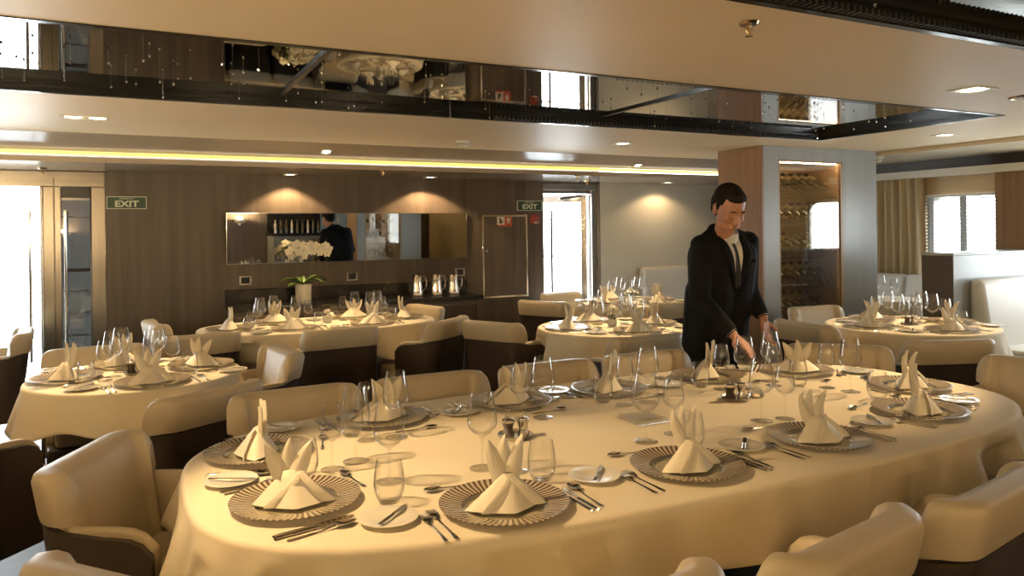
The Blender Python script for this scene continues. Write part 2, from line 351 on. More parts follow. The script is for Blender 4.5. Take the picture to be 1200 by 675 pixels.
# windows in the right wall and the one behind the viewer
for i, (y0, y1) in enumerate(WIN):
    t = thing('window_%d' % (i + 1), 'large bright window in the right wall', 'window', (WX + .03, (y0 + y1) / 2, .84)); t['kind'] = 'structure'
    h = (y1 - y0) / 2; b = MB(); r = .22; n = 8
    for s in (-1, 1):   # rounded corners of a ship's window
        for zc, q in ((.96, 1), (0, -1)):
            poly = [(s * h, zc)] + [(s * (h - r + r * math.sin(PI / 2 * k / n)), zc - q * (r - r * math.cos(PI / 2 * k / n))) for k in range(n + 1)]
            V = [(0, a_, c_) for a_, c_ in poly] + [(.03, a_, c_) for a_, c_ in poly]; m = len(poly)
            b.add(V, [tuple(range(m)), tuple(reversed(range(m, 2 * m)))] + [(j, (j + 1) % m, m + (j + 1) % m, m + j) for j in range(m)])
    b.box(0, .03, -h, h, 0, .025); b.box(0, .03, -h, h, .935, .96); b.box(0, .03, -h, -h + .025, 0, .96); b.box(0, .03, h - .025, h, 0, .96)
    b.build('window_frame', M['whiteplastic'], t)
    MB().box(.03, .036, -h, h, 0, .96).build('glass_pane', M['pane'], t)
t = thing('window_6', 'window in the wall behind the viewer', 'window', (5.25, RY - .05, .9)); t['kind'] = 'structure'
b = MB(); b.box(-.65, .65, 0, .03, 0, .03); b.box(-.65, .65, 0, .03, .82, .85); b.box(-.65, -.62, 0, .03, .03, .82); b.box(.62, .65, 0, .03, .03, .82); b.box(-.015, .015, 0, .03, .03, .82)
b.build('window_frame', M['whiteplastic'], t); MB().box(-.65, .65, -.01, -.004, 0, .85).build('glass_pane', M['tint'], t)  # dark tint added to cut the daylight entering here
y0, y1 = WIN[0]
t = thing('venetian_blind', 'white slatted blind half open over the bright window at right', 'blind', (WX - .035, (y0 + y1) / 2, 1.8))
h = (y1 - y0) / 2 + .02
b = MB()
for k in range(26):
    z = -.05 - k * .036
    b.add([(-.018, -h, z - .008), (-.018, h, z - .008), (.018, h, z + .008), (.018, -h, z + .008), (-.018, -h, z - .006), (-.018, h, z - .006), (.018, h, z + .010), (.018, -h, z + .010)],
          [(0, 1, 2, 3), (7, 6, 5, 4), (0, 4, 5, 1), (1, 5, 6, 2), (2, 6, 7, 3), (3, 7, 4, 0)])
b.build('slats', M['blind'], t); MB().box(-.022, .022, -h, h, -.03, 0).build('head_rail', M['whiteplastic'], t, bevel=.003)
for yy in (-.02, h - .07):
    MB().box(-.0215, -.019, yy - .035, yy + .035, -.98, -.03).build('ladder_tape', M['pillargrey'], t)
# curtain
t = thing('curtain', 'beige pleated curtain hanging beside the right hand window', 'curtain', (WX - .10, 5.52, 0))
rows = []
for k in range(2): rows = rows
b = MB(); N = 90
def cx_(s, z): return .028 * math.sin(s * 2 * PI * 8.5 + .4 * math.sin(z * 2)) + .008 * math.sin(s * 31 + z)
rows = [[(cx_(j / N, z), -.40 + .80 * j / N, z) for j in range(N + 1)] for z in [.02 + 1.97 * i / 10 for i in range(11)]]
rows2 = [[(p[0] + .004, p[1], p[2]) for p in r] for r in rows]
b.grid(rows); b.grid(rows2)
b.build('drape', M['curtain'], t, sharp=80)
MB().tube([(0, -.45, 2.0), (0, .48, 2.0)], .008, 8).build('rail', M['whiteplastic'], t)
p = MB().box(7.46, WX, 3.86, 4.365, 0, 2.02).build('pier_panel', M['pillarbrown']); struct(p, 'brown wood pier between the windows')

# pillars with wine cabinets
BOT = None
def pillar(yf, d, name, label, lab2, tiers, cols, lcab):
    """front face at y=yf, body runs towards d (+1 away from the viewer, -1 towards)"""
    global BOT
    x0, x1, ca, cb, D = 4.95, 6.42, 5.13, 5.95, .55
    Y = lambda a, b_: (min(yf + d * a, yf + d * b_), max(yf + d * a, yf + d * b_))
    b = MB()
    for xa, xb in ((x0, ca), (cb, x1)): b.box(xa, xb, *Y(0, D), 0, CZ - .001)
    b.box(ca, cb, *Y(0, D), 2.08, CZ - .001); b.box(ca, cb, *Y(0, D), 0, .30); b.box(ca, cb, *Y(.42, D), .30, 2.08)
    b.box(cb + .03, cb + .034, *Y(-.001, .01), 0, CZ - .001)
    pm = struct(b.build(name, M['pillargrey'], bevel=.003), label)
    s = MB().box(x0 - .02, x0 - .0005, *Y(.0, D), 0, CZ - .001).build('side_panel', M['pillarbrown'], pm, label='brown wood side panel')
    t = thing('wine_cabinet', lcab, 'cabinet', ((ca + cb) / 2, yf, .30)); w = (cb - ca) / 2 - .001; H = 1.778
    q = lambda a, b_: (min(d * a, d * b_), max(d * a, d * b_))
    b = MB().box(-w, -w + .012, *q(.0, .41), 0, H).box(w - .03, w, *q(.0, .41), 0, H).box(-w, w, *q(.4, .418), 0, H).box(-w, w, *q(0, .41), H - .012, H).box(-w, w, *q(0, .41), 0, .012)
    b.build('carcass', M['cabwood'], t)
    MB().box(-w + .012, w - .03, *q(.012, .018), .012, H - .012).build('glass_door', M['showglass'], t)
    dz = (H - .1) / tiers
    MB().box(-w + .0125, -w + .0185, *q(.03, .040), .02, H - .02).build('added_fill_strip', M['strip'], t); MB().box(-w + .03, w - .05, *q(.03, .045), H - .020, H - .0125).build('added_fill_strip', M['strip'], t)  # glowing strips added to brighten the dark cabinet interior
    for k in range(tiers):
        z = .05 + k * dz
        MB().box(-w + .014, w - .032, *q(.04, .39), z, z + .006).build('glass_shelf', M['pane'], t)
        r = MB()
        for c in range(cols + 1):
            x = -w + .03 + (2 * w - .09) * c / cols
            r.tube([(x, d * .385, z + .19), (x, d * .06, z + .045)], .0045, 6)
        r.tube([(-w + .015, d * .06, z + .042), (w - .033, d * .06, z + .042)], .004, 6); r.tube([(-w + .015, d * .385, z + .19), (w - .033, d * .385, z + .19)], .004, 6)
        r.build('bottle_rack', M['chrome'], t)
    for k in range(tiers):
        for c in range(cols):
            x = -w + .03 + (2 * w - .09) * (c + .5) / cols; z = .05 + k * dz
            lab = lab2 % (ORD[c], ORD[tiers - 1 - k])
            loc = ((ca + cb) / 2 + x, yf + d * .340, .30 + z + .216); tl = math.atan2(.145, .325)
            rot = (PI / 2 + tl if d > 0 else PI / 2 + tl, 0, 0 if d > 0 else PI)
            if BOT is None:
                BOT = thing('wine_bottle', lab, 'bottle', loc, group='bottles in the wine cabinet', rot=rot)
                MB().lathe([(.0005, 0), (.034, 0), (.036, .01), (.036, .17), (.030, .20), (.0145, .235), (.0135, .25)], 14).build('body', M['bottle'], BOT)
                MB().lathe([(.0152, .228), (.0142, .298), (.0155, .300), (.0155, .308), (.0005, .309)], 12).build('foil_cap', M['gold'], BOT)
                MB().lathe([(.0364, .05), (.0364, .14)], 14).build('paper_label', M['winelabel'], BOT)
            else: dup(BOT, loc, 0, lab, rot=rot, group='bottles in the wine cabinet' if d > 0 else 'bottles in the cabinet behind the viewer')
pillar(4.87, 1, 'pillar', 'grey and brown pillar holding the wine cabinet behind the waiter', 'wine bottle slanting in the wine cabinet, %s from left on the %s rack from top', 6, 7, 'tall glazed wine cabinet with slanted bottle racks set in the grey pillar')
pillar(-.95, -1, 'pillar_front', 'grey pillar seen only in the long mirror', 'wine bottle reflected in the long mirror, %s along the %s rack from top', 5, 4, 'glazed wine cabinet reflected in the right end of the long mirror')

# bar station behind the viewer (seen in the mirror)
t = thing('bar_station', 'steel fronted bar station with black counter seen in the long mirror', 'bar', (4.2, -2.7, 0))
MB().box(-.6, .6, -.28, .28, 0, 1.18).build('cabinet', M['pillargrey'], t, bevel=.006)
MB().box(-.63, .63, -.29, .31, 1.18, 1.24).build('counter', M['black'], t, bevel=.004)
MB().box(-.6, .6, -.28, -.24, 1.24, 1.72).build('back_panel', M['black'], t)
for s in (-.3, .3): MB().box(s - .28, s + .28, .281, .29, .1, 1.12).build('door', M['steel'], t, bevel=.003)
for k in range(9):
    o = MB().lathe([(.0005, 0), (.036, 0), (.036, .16), (.03, .19), (.013, .23), (.013, .29), (.0005, .29)], 12).build('liquor_bottle', M['bottle'] if k % 3 else M['chrome'])
    o.location = (4.2 - .5 + k * .12, -2.66, 1.2415); tag(o, 'bottle on the bar station counter in the mirror, %s from its end' % ORD[k], 'bottle', 'bottles on the bar station')

# sideboard against the back wall
t = thing('sideboard', 'dark wood sideboard with black stone top under the long mirror', 'sideboard', (1.93, WY - .003, 0))
MB().box(-1.16, 1.16, -.40, 0, .06, .80).build('carcass', M['walnut'], t, bevel=.004)
MB().box(-1.14, 1.14, -.36, 0, 0, .06).build('plinth', M['blackmatte'], t)
MB().box(-1.18, 1.20, -.44, 0, .80, .84).build('worktop', M['black'], t, bevel=.004)
MB().box(-1.18, 1.20, -.025, 0, .84, .97).build('splashback', M['black'], t, bevel=.003)
for k in range(4):
    x = -.87 + k * .58
    dd = MB().box(x - .27, x + .27, -.418, -.40, .09, .77).build('door', M['walnut'], t, bevel=.004)
    b = MB()
    for s in (-.26, .255): b.box(x + s, x + s + .006, -.421, -.418, .10, .76)
    b.box(x - .25, x + .255, -.421, -.418, .755, .761); b.build('metal_trim', M['steel'], dd)
JX = [2.50, 2.70, 2.88]
for k, x in enumerate(JX):
    t = thing('water_jug', ['leftmost of three polished steel water jugs on the sideboard', 'middle one of three polished steel water jugs on the sideboard', 'rightmost of three polished steel water jugs, nearest the sideboard end'][k], 'jug', (x, 7.0, .8412), group='steel jugs on the sideboard')
    MB().lathe([(.0005, 0), (.060, 0), (.062, .01), (.058, .06), (.048, .13), (.045, .20), (.050, .215), (.046, .212), (.041, .2), (.042, .13), (.05, .05), (.0005, .02)], 24).build('body', M['chrome'], t)
    MB().tube([(.046, 0, .195), (.085, 0, .19), (.098, 0, .13), (.085, 0, .07), (.055, 0, .05)], .006, 8).build('handle', M['chrome'], t)
    MB().lathe([(.0005, .222), (.03, .218), (.049, .214), (.0005, .213)], 20).build('lid', M['chrome'], t)
# orchid
t = thing('orchid', 'white flowering orchid in a pale pot on the sideboard', 'plant', (1.40, 6.99, .8412), group=None)
MB().lathe([(.0005, 0), (.062, 0), (.07, .02), (.074, .17), (.068, .17), (.064, .03), (.0005, .03)], 24).build('pot', M['porcelain'], t)
def leafmesh(L, W, bend, az, z0, x0=0):
    rows = []
    for i in range(11):
        s = i / 10; w = W * math.sin(PI * min(1, s * .9 + .08)) ** .7; r = L * s * .92; z = z0 + bend * math.sin(s * 2.6) - .02 * s
        rows.append([(x0 + r * math.cos(az) - q * w * math.sin(az), r * math.sin(az) + q * w * math.cos(az), z + .012 * q * q) for q in (-1, -.5, 0, .5, 1)])
    rows2 = [[(p[0], p[1], p[2] - .003) for p in r] for r in rows]
    return MB().grid(rows).grid(rows2)
for az, L, bd in ((PI * .98, .24, .06), (.1, .23, .08), (-.5, .20, .05), (PI * 1.2, .2, .02), (PI * .55, .18, .07)):
    leafmesh(L, .042, bd, az, .17).build('leaf', M['leaf'], t, sharp=80)
st = [[(0, 0, .16), (-.03, -.01, .30), (-.06, -.02, .44), (-.03, -.03, .53), (.06, -.05, .55), (.16, -.06, .50)], [(.03, 0, .16), (.07, -.01, .32), (.10, -.01, .46), (.06, -.04, .53), (-.04, -.05, .53), (-.12, -.06, .46)]]
def blossom(par, c, sz, az, el, name='blossom'):
    b = MB(); R = Matrix.Rotation(az, 3, 'Z') @ Matrix.Rotation(el, 3, 'X')
    for k in range(5):
        a = 2 * PI * k / 5 + PI / 2; wide = .52 if k in (1, 4) else .36
        pts = []
        for i in range(6):
            s = i / 5; w = sz * wide * math.sin(PI * (s * .86 + .1)); r = sz * (.08 + .95 * s)
            pts.append([R @ Vector((r * math.cos(a) - q * w * math.sin(a), -.006 * 0 - .22 * sz * (1 - s) * s * 2, r * math.sin(a) + q * w * math.cos(a))) + Vector(c) for q in (-1, 0, 1)])
        b.grid(pts); b.grid([[p + R @ Vector((0, .0016, 0)) for p in r] for r in pts])
    b.ball(Vector(c) + R @ Vector((0, -.008, -.004)), sz * .16, 6, 5)
    return b.build(name, M['petal'], par, sharp=80)
rr = random.Random(3)
for si, s in enumerate(st):
    b = MB().tube(s, .004, 6).build('flower_stem', M['stemgreen'], t)
fl = [(-.10, .50), (-.05, .46), (-.12, .43), (-.02, .52), (.03, .48), (-.07, .54), (.05, .53), (.08, .47), (.11, .52), (.14, .46), (.17, .50), (.20, .45), (-.14, .47), (.0, .43), (.19, .52), (.22, .49)]
for x, z in fl: blossom(t, (x, -.055 - rr.uniform(0, .035), z), .040, rr.uniform(-.5, .5), rr.uniform(-.3, .3))
# mirror, sockets, signs
MA = math.radians(2.5)
t = thing('wall_mirror', 'long narrow wall mirror above the sideboard', 'mirror', (1.945 - .0, WY - .062, 1.435), rot=(math.radians(.7), 0, MA))
MB().box(-1.185, 1.185, -.018, -.008, -.225, .225).build('glass', M['mirror'], t)
b = MB()
for z in (-.231, .225): b.box(-1.191, 1.191, -.020, -.001, z, z + .006)
for x in (-1.191, 1.185): b.box(x, x + .006, -.020, -.001, -.225, .225)
b.build('edge_trim', M['chrome'], t)
MB().prism([(-1.17, -.0078), (1.17, -.0078), (1.17, .008), (-1.17, .106)], -.215, .215).build('backing', M['blackmatte'], t)
for k, x in enumerate((.93, 1.92, 3.06)):
    t = thing('wall_socket', ['black wall socket with chrome plate, left of the orchid', 'black wall socket with chrome plate under the middle of the long mirror', 'black wall socket with chrome plate above the steel jugs'][k], 'socket', (x, WY, 1.05), group='wall sockets under the mirror')
    b = MB(); b.box(-.055, .055, -.010, -.001, -.043, -.026); b.box(-.055, .055, -.010, -.001, .026, .043); b.box(-.055, -.036, -.010, -.001, -.026, .026); b.box(.036, .055, -.010, -.001, -.026, .026)
    b.build('plate', M['chrome'], t, bevel=.003); MB().box(-.036, .036, -.007, -.001, -.026, .026).build('socket_insert', M['blackmatte'], t)
def txt(par, s, size, loc, m, name='lettering', ext=.001, bold=0):
    c = bpy.data.curves.new(name, 'FONT'); c.body = s; c.size = size; c.align_x = 'CENTER'; c.align_y = 'CENTER'; c.extrude = ext; c.offset = bold
    c.materials.append(m); o = bpy.data.objects.new(name, c); me = bpy.data.meshes.new_from_object(o); bpy.data.objects.remove(o); o = bpy.data.objects.new(name, me); COL.objects.link(o); o.parent = par; o.location = loc; o.rotation_euler = (PI / 2, 0, 0); return o
for x, z, w, h, lab in ((-.03, 1.757, .295, .095, 'green exit sign on the wall beside the left door'), (3.895, 1.748, .295, .098, 'green exit sign beside the open right door')):
    t = thing('exit_sign', lab, 'sign', (x, WY, z), group='exit signs')
    MB().box(-w / 2, w / 2, -.010, -.001, -h / 2, h / 2).build('panel', M['signgreen'], t)
    b = MB(); e = .006
    b.box(-w / 2 - e, w / 2 + e, -.013, -.001, h / 2, h / 2 + e); b.box(-w / 2 - e, w / 2 + e, -.013, -.001, -h / 2 - e, -h / 2); b.box(-w / 2 - e, -w / 2, -.013, -.001, -h / 2, h / 2); b.box(w / 2, w / 2 + e, -.013, -.001, -h / 2, h / 2)
    b.build('border', M['signtext'], t)
    o = txt(t, 'EXIT', .072, (0.0, -.0115, -.012), M['signtext'], bold=.0022); o.scale = (1.25, 1, 1)
    txt(t, 'EMERGENCY', .020, (0.0, -.0115, .034), M['signtext'], name='small_lettering')
t = thing('fire_hatch', 'flush wood hatch with silver frame holding the fire equipment', 'hatch', (3.59, WY, 1.205))
b = MB(); W_, H_ = .272, .445
b.box(-W_, W_, -.016, -.001, H_ - .022, H_); b.box(-W_, W_, -.016, -.001, -H_, -H_ + .022); b.box(-W_, -W_ + .022, -.016, -.001, -H_ + .022, H_ - .022); b.box(W_ - .022, W_, -.016, -.001, -H_ + .022, H_ - .022)
b.build('frame', M['chrome'], t, bevel=.003); MB().box(-W_ + .023, W_ - .023, -.008, -.001, -H_ + .023, H_ - .023).build('panel', M['walnut'], t)
MB().lathe([(.0005, .03), (.014, .028), (.016, .016), (.008, .01), (.008, 0), (.0005, 0)], 12).build('knob', M['chrome'], t, (-.232, -.008, .06)).rotation_euler = (PI / 2, 0, 0)
t = thing('fire_equipment_sign', 'red and white fire equipment pictogram sign on the hatch', 'sign', (3.585, WY - .009, 1.585))
MB().box(-.09, .0, -.003, 0, -.045, .045).build('white_half', M['signwhite'], t); MB().box(.0, .09, -.003, 0, -.045, .045).build('red_half', M['signred'], t)
b = MB().box(-.06, -.038, -.005, -.003, -.03, .018).box(-.066, -.05, -.005, -.003, .018, .03).box(-.034, -.02, -.005, -.003, -.02, -.005).build('pictogram', M['blackmatte'], t)
b = MB().box(.025, .065, -.005, -.003, -.005, .03).box(.03, .04, -.005, -.003, -.03, -.005).box(.05, .06, -.005, -.003, -.03, -.005).build('pictogram', M['signwhite'], t)
MB().box(-.088, .088, -.005, -.003, -.062, -.045).build('caption_strip', M['signred'], t)
t = thing('wall_mounted_alarm', 'dark red alarm sounder on the wall under the exit sign', 'alarm', (3.955, WY, 1.60))
MB().box(-.055, .055, -.03, -.001, -.05, .05).build('base', M['red'], t, bevel=.012); MB().ball((0, -.032, 0), (.032, .02, .032)).build('dome', M['red'], t); MB().box(-.02, .03, -.036, -.03, -.043, -.034).build('test_strip', M['signwhite'], t)

# ceiling fittings
def downlight(x, y, z, label, n=1, target=None, power=40, angle=70, sq=.16, tilt=0, blend=.6, col=(1, .665, .32), glow=True, size=.03):
    t = thing('downlight', label, 'light', (x, y, z), group='ceiling downlights')
    if tilt: t.rotation_euler = (tilt, 0, 0)
    hw = sq / 2; W2 = hw * (2 if n == 2 else 1); zz = -.006
    b = MB(); b.box(-W2, W2, -hw, -hw + .012, zz, 0); b.box(-W2, W2, hw - .012, hw, zz, 0); b.box(-W2, -W2 + .012, -hw + .012, hw - .012, zz, 0); b.box(W2 - .012, W2, -hw + .012, hw - .012, zz, 0)
    b.build('trim', M['whiteplastic'], t)
    MB().box(-W2 + .012, W2 - .012, -hw + .012, hw - .012, -.0022, -.0005).build('reflector_plate', M['chrome'], t)
    for k in range(n):
        cx = 0 if n == 1 else (-hw if k == 0 else hw)
        MB().lathe([(.0005, -.004), (hw * .55, -.0045), (hw * .72, -.0025)], 20).build('lamp', M['lamp'], t, (cx, 0, 0))
    if target is not None:
        l = bpy.data.lights.new('downlight_beam', 'SPOT'); l.energy = power; l.spot_size = math.radians(angle); l.spot_blend = blend; l.color = col; l.shadow_soft_size = size
        o = bpy.data.objects.new('downlight_beam', l); COL.objects.link(o); p = Vector((x, y, z - .03)); o.location = p
        o.rotation_euler = (Vector(target) - p).to_track_quat('-Z', 'Y').to_euler()
    return t
tiltS = math.atan2(-.10, .31)
WARM = (1, .66, .33)
downlight(-.24, 5.25, CZ, 'twin downlight in the ceiling strip at upper left, before the cove light', 2, (0, 4.44, .75), 150, 48, .13)
downlight(1.44, 6.2, 2.148, 'small downlight on the sloping ceiling edge above the oval table', 1, (1.35, 6.1, .75), 80, 70, .09, tilt=tiltS)
downlight(3.69, 5.20, CZ, 'downlight right of the smoke detector on the far ceiling strip', 1, (3.23, 4.72, .75), 150, 48, .14)
downlight(4.62, 6.25, 2.13, 'small downlight on the sloping ceiling edge near the brown pillar', 1, (4.5, 6.2, .75), 75, 64, .09, tilt=tiltS)
downlight(1.31, 7.08, 2.02, 'downlight in the glossy soffit above the left part of the mirror', 1, (1.31, 7.08, 0), 34, 120, .11, blend=.22)
downlight(2.66, 7.03, 2.02, 'downlight in the glossy soffit above the right part of the mirror', 1, (2.66, 7.03, 0), 36, 128, .11, blend=.22)
downlight(5.62, 7.03, 2.02, 'downlight in the glossy soffit above the pale wall', 1, (5.62, 7.03, 0), 9, 140, .11, blend=.35)
downlight(4.0, 2.45, CZ, 'square downlight at upper right, beside the round ceiling disc', 1, (2.85, 2.5, .75), 112, 50, .17)
downlight(5.79, 3.77, CZ, 'downlight in the ceiling in front of the wine cabinet', 1, (5.1, 3.6, .75), 95, 52, .15)
downlight(-.15, 2.42, CZ, 'downlight just outside the picture above the long table\'s left end', 1, (.72, 2.05, .75), 104, 56, .17, size=.02)
downlight(-.6, -.8, CZ, 'added fill downlight in the ceiling behind the viewer, left', 1, (-.6, -.8, 0), 14, 110, .17)  # this and the next two are unseen lamps added as ambient fill
downlight(4.3, -.2, CZ, 'added fill downlight in the ceiling behind the viewer, right', 1, (4.3, -.2, 0), 14, 110, .17)
downlight(-1.5, 4.0, CZ, 'added fill downlight in the ceiling beyond the left edge', 1, (-1.5, 4.0, 0), 20, 110, .17)
def fill_uplight(x, y, z, ax, label, power):  # unseen bowl lamps, added to brighten the ceiling and room
    t = thing('added_wall_light', label, 'light', (x, y, z), group='added wall lights outside the picture')
    t.rotation_euler = (0, 0, ax)
    MB().lathe([(.0005, 0), (.06, .01), (.11, .05), (.125, .10), (.119, .10), (.104, .053), (.055, .016), (.0005, .008)], 24, (0, -.13, 0)).build('bowl', M['whiteplastic'], t)
    MB().box(-.03, .03, -.06, -.001, -.03, .03).build('bracket', M['chrome'], t)
    l = bpy.data.lights.new('added_wall_fill', 'POINT'); l.energy = power; l.color = (1, .76, .42); l.shadow_soft_size = .05
    o = bpy.data.objects.new('added_wall_fill', l); COL.objects.link(o); o.location = Vector((x, y, z + .10)) + Matrix.Rotation(ax, 3, 'Z') @ Vector((0, -.13, 0))
UP = 105
for y in (-1.6, .4, 2.4, 4.4): fill_uplight(LX, y, 1.45, PI / 2, 'added bowl shaped fill light on the left wall outside the picture', UP)
for x in (-1.2, 1.2, 3.0): fill_uplight(x, RY, 1.45, PI, 'added bowl shaped fill light on the wall behind the viewer', UP)
def sprinkler(x, y, z, label):
    t = thing('ceiling_sprinkler', label, 'sprinkler', (x, y, z), group='ceiling sprinklers')
    MB().lathe([(.0005, -.012), (.030, -.010), (.036, 0)], 18).build('rosette', M['brass'], t)
    b = MB().tube([(0, 0, -.01), (0, 0, -.045)], .007, 8); b.tube([(-.012, 0, -.012), (-.014, 0, -.03), (0, 0, -.045)], .0025, 6); b.tube([(.012, 0, -.012), (.014, 0, -.03), (0, 0, -.045)], .0025, 6); b.build('head', M['brass'], t)
    MB().lathe([(.0005, -.050), (.014, -.050), (.014, -.048), (.0005, -.046)], 12).build('deflector', M['brass'], t)
sprinkler(1.94, 1.97, CZ, 'brass sprinkler head hanging from the ceiling at top centre right')
sprinkler(1.98, 6.40, 2.02, 'small sprinkler below the cove light near the middle of the ceiling')
sprinkler(-.62, 7.0, 2.02, 'small sprinkler above the left glass door')
sprinkler(4.55, 7.1, 2.02, 'small sprinkler above the open right door')
sprinkler(4.0, 6.42, 2.02, 'small sprinkler below the cove light left of the pillar')
for x, y, z, lab in ((2.37, 5.52, CZ, 'white smoke detector on the ceiling strip before the cove light'), (6.62, 5.0, CZ - .036, 'white smoke detector on the ceiling right of the pillar')):
    t = thing('smoke_detector', lab, 'detector', (x, y, z))
    MB().lathe([(.0005, -.02), (.05, -.02), (.054, -.012), (.054, 0)], 24).build('base', M['whiteplastic'], t)
    MB().lathe([(.0005, -.05), (.03, -.05), (.038, -.038), (.036, -.02)], 20).build('sensor', M['whiteplastic'], t); MB().lathe([(.0388, -.033), (.0388, -.028)], 20).build('vent_slot', M['blackmatte'], t)
t = thing('ceiling_speaker', 'round flat disc fitted in the ceiling at the right edge', 'speaker', (4.52, 2.47, CZ))
MB().lathe([(.06, -.004), (.075, -.008), (.085, 0)], 28).build('ring', M['brass'], t); MB().lathe([(.0005, -.003), (.06, -.004)], 28).build('grille', M['pillarbrown'], t)

# seating along the walls
def bench(name, loc, rz, L, label, ncush, zb=1.0, m='sofa', D=.58):
    t = thing(name, label, 'sofa', loc, rz)
    MB().box(-L / 2, L / 2, 0, D, 0, .30).build('base', M['dark'], t, bevel=.01)
    for k in range(ncush):
        w = L / ncush; x = -L / 2 + k * w
        MB().box(x + .004, x + w - .004, .12, D + .02, .30, .46).build('seat_cushion', M[m], t, bevel=.035)
        b = MB(); b.add([(x + .004, 0.0, .30), (x + w - .004, 0, .30), (x + w - .004, .22, .30), (x + .004, .22, .30), (x + .004, 0, zb), (x + w - .004, 0, zb), (x + w - .004, .11, zb), (x + .004, .11, zb)],
                        [(0, 3, 2, 1), (4, 5, 6, 7), (0, 1, 5, 4), (1, 2, 6, 5), (2, 3, 7, 6), (3, 0, 4, 7)])
        b.build('back_cushion', M[m], t, bevel=.04)
    return t
bench('banquette', (6.28, WY - .01, 0), PI, 1.9, 'pale banquette sofa against the pale wall behind the waiter', 2, 1.03)
bench('banquette', (7.46, 5.25, 0), PI / 2, 1.7, 'white topped sofa under the curtain at right', 2, .96, D=.40)
p = MB().box(6.15, 7.58, 3.95, 4.23, 0, 1.22).build('low_partition', M['dark'], bevel=.004)
struct(p, 'low partition with dark brown end behind the white banquette')
MB().box(6.152, 7.579, 3.945, 3.9495, .3, 1.22).build('facing', M['pillargrey'], p); MB().box(6.15, 7.58, 3.945, 4.24, 1.221, 1.245).build('capping', M['pillargrey'], p, bevel=.004)
bench('banquette', (6.95, 3.94, 0), PI, 1.22, 'white leather banquette in front of the low partition', 1, 1.02)
# ------------------------------------------------------------------ armchairs
def u_path(n=8, hx=.285, yb=-.27, yf=.03, r=.11):
    pts = [(hx, yf + (yb + r - yf) * k / 6) for k in range(6)]
    pts += [(hx - r + r * math.cos(PI / 2 * k / n), yb + r - r * math.sin(PI / 2 * k / n)) for k in range(n + 1)]
    L = [(-x, y) for x, y in reversed(pts)]
    mid = [((hx - r) * (1 - 2 * k / 6), yb) for k in range(1, 6)]
    return pts + mid + L
def normals(p):
    out = []
    for i in range(len(p)):
        a = Vector(p[max(i - 1, 0)]); b = Vector(p[min(i + 1, len(p) - 1)]); t = (b - a).normalized(); out.append(Vector((t.y, -t.x)))
    return out
def rake(x, y, z):
    k = max(0, min(1, (-.02 - y) / .25)); return (x * (1 + .0 * k), y - .22 * k * max(0, z - .42), z)
def shell(mb, path, prof, zt=None, closed_ends=True):
    """sweep a closed cross-section [(inward offset, z or function of i)] along a plan path"""
    N = normals(path); rows = []
    for i, p in enumerate(path):
        row = []
        for off, z in prof:
            zz = z(i, len(path)) if callable(z) else z
            q = Vector(p) + N[i] * off; row.append(rake(q.x, q.y, zz))
        rows.append(row)
    o = len(mb.v); mb.grid(rows, closed_u=True); m = len(prof)
    mb.f.append(tuple(o + k for k in range(m))); mb.mi.append(mb.cur); e = o + (len(rows) - 1) * m; mb.f.append(tuple(e + k for k in reversed(range(m)))); mb.mi.append(mb.cur)
    return mb
def make_chair():
    t = thing('armchair', '', 'chair')
    P = u_path(); n = len(P)
    def armtop(h):   # arm falls a little and rounds over at its front end
        def f(i, N):
            e = min(i, N - 1 - i); return h - (.055, .022, .008, .003, .001, 0)[min(e, 5)]
        return f
    def bk(h):
        f = armtop(h)
        return lambda i, N: f(i, N) + .028 * max(0, min(1, (-.10 - P[i][1]) / .15))
    b = MB(); shell(b, P, [(0, .21), (.016, .20), (.018, bk(.635)), (.0, bk(.633))]); b.build('outer_shell', M['dark'], t, sharp=50)
    b = MB(); shell(b, P, [(.0185, .27), (.0185, armtop(.640)), (.0165, armtop(.650)), (.024, armtop(.658)), (.040, armtop(.658)), (.052, armtop(.648)), (.056, armtop(.62)), (.056, .30)]); b.build('arm_lining', M['cream'], t, sharp=60)
    # backrest: broad pad round the back and its two corners
    Q = u_path(n=16); k0 = min(k for k, p in enumerate(Q) if p[1] < -.175); B0 = [Vector(p) for p in Q[k0:len(Q) - k0]]
    acc = [0]
    for k in range(1, len(B0)): acc.append(acc[-1] + (B0[k] - B0[k - 1]).length)
    LB = acc[-1]; nb_ = 44; sB = []
    for k in range(nb_ + 1):   # finer steps towards the two ends
        u = k / nb_; sB.append(LB * (u - .10 * math.sin(2 * PI * u) * .9))
    B = []
    for s_ in sB:
        k = 1
        while k < len(acc) - 1 and acc[k] < s_: k += 1
        f = (s_ - acc[k - 1]) / (acc[k] - acc[k - 1]); q = B0[k - 1].lerp(B0[k], f); B.append((q.x, q.y))
    def bt(h):
        def f(i, N):
            e = min(sB[i], LB - sB[i]); r = .048; return h - (0 if e >= r else r - math.sqrt(max(0, r * r - (r - e) ** 2)))
        return f
    b = MB(); shell(b, B, [(.019, .44), (.0185, .664), (-.003, .668), (-.005, .69), (-.004, bt(.778)), (.003, bt(.795)), (.016, bt(.806)), (.046, bt(.808)), (.064, bt(.800)), (.076, bt(.775)), (.088, .60), (.088, .44)]); b.build('backrest', M['cream'], t, sharp=60)
    MB().box(-.225, .225, -.19, .22, .335, .465).build('seat', M['cream'], t, bevel=.03)
    MB().box(-.262, .262, -.245, .20, .215, .333).build('seat_base', M['dark'], t, bevel=.012)
    for sx in (-1, 1):
        for y in (-.21, .16):
            MB().tube([(sx * .225, y, .24), (sx * .24, y + (.02 if y > 0 else -.03), 0)], [.022, .014], 10).build('leg', M['leg'], t)
    return t
CH = make_chair(); first = [True]
CHAIRS = []
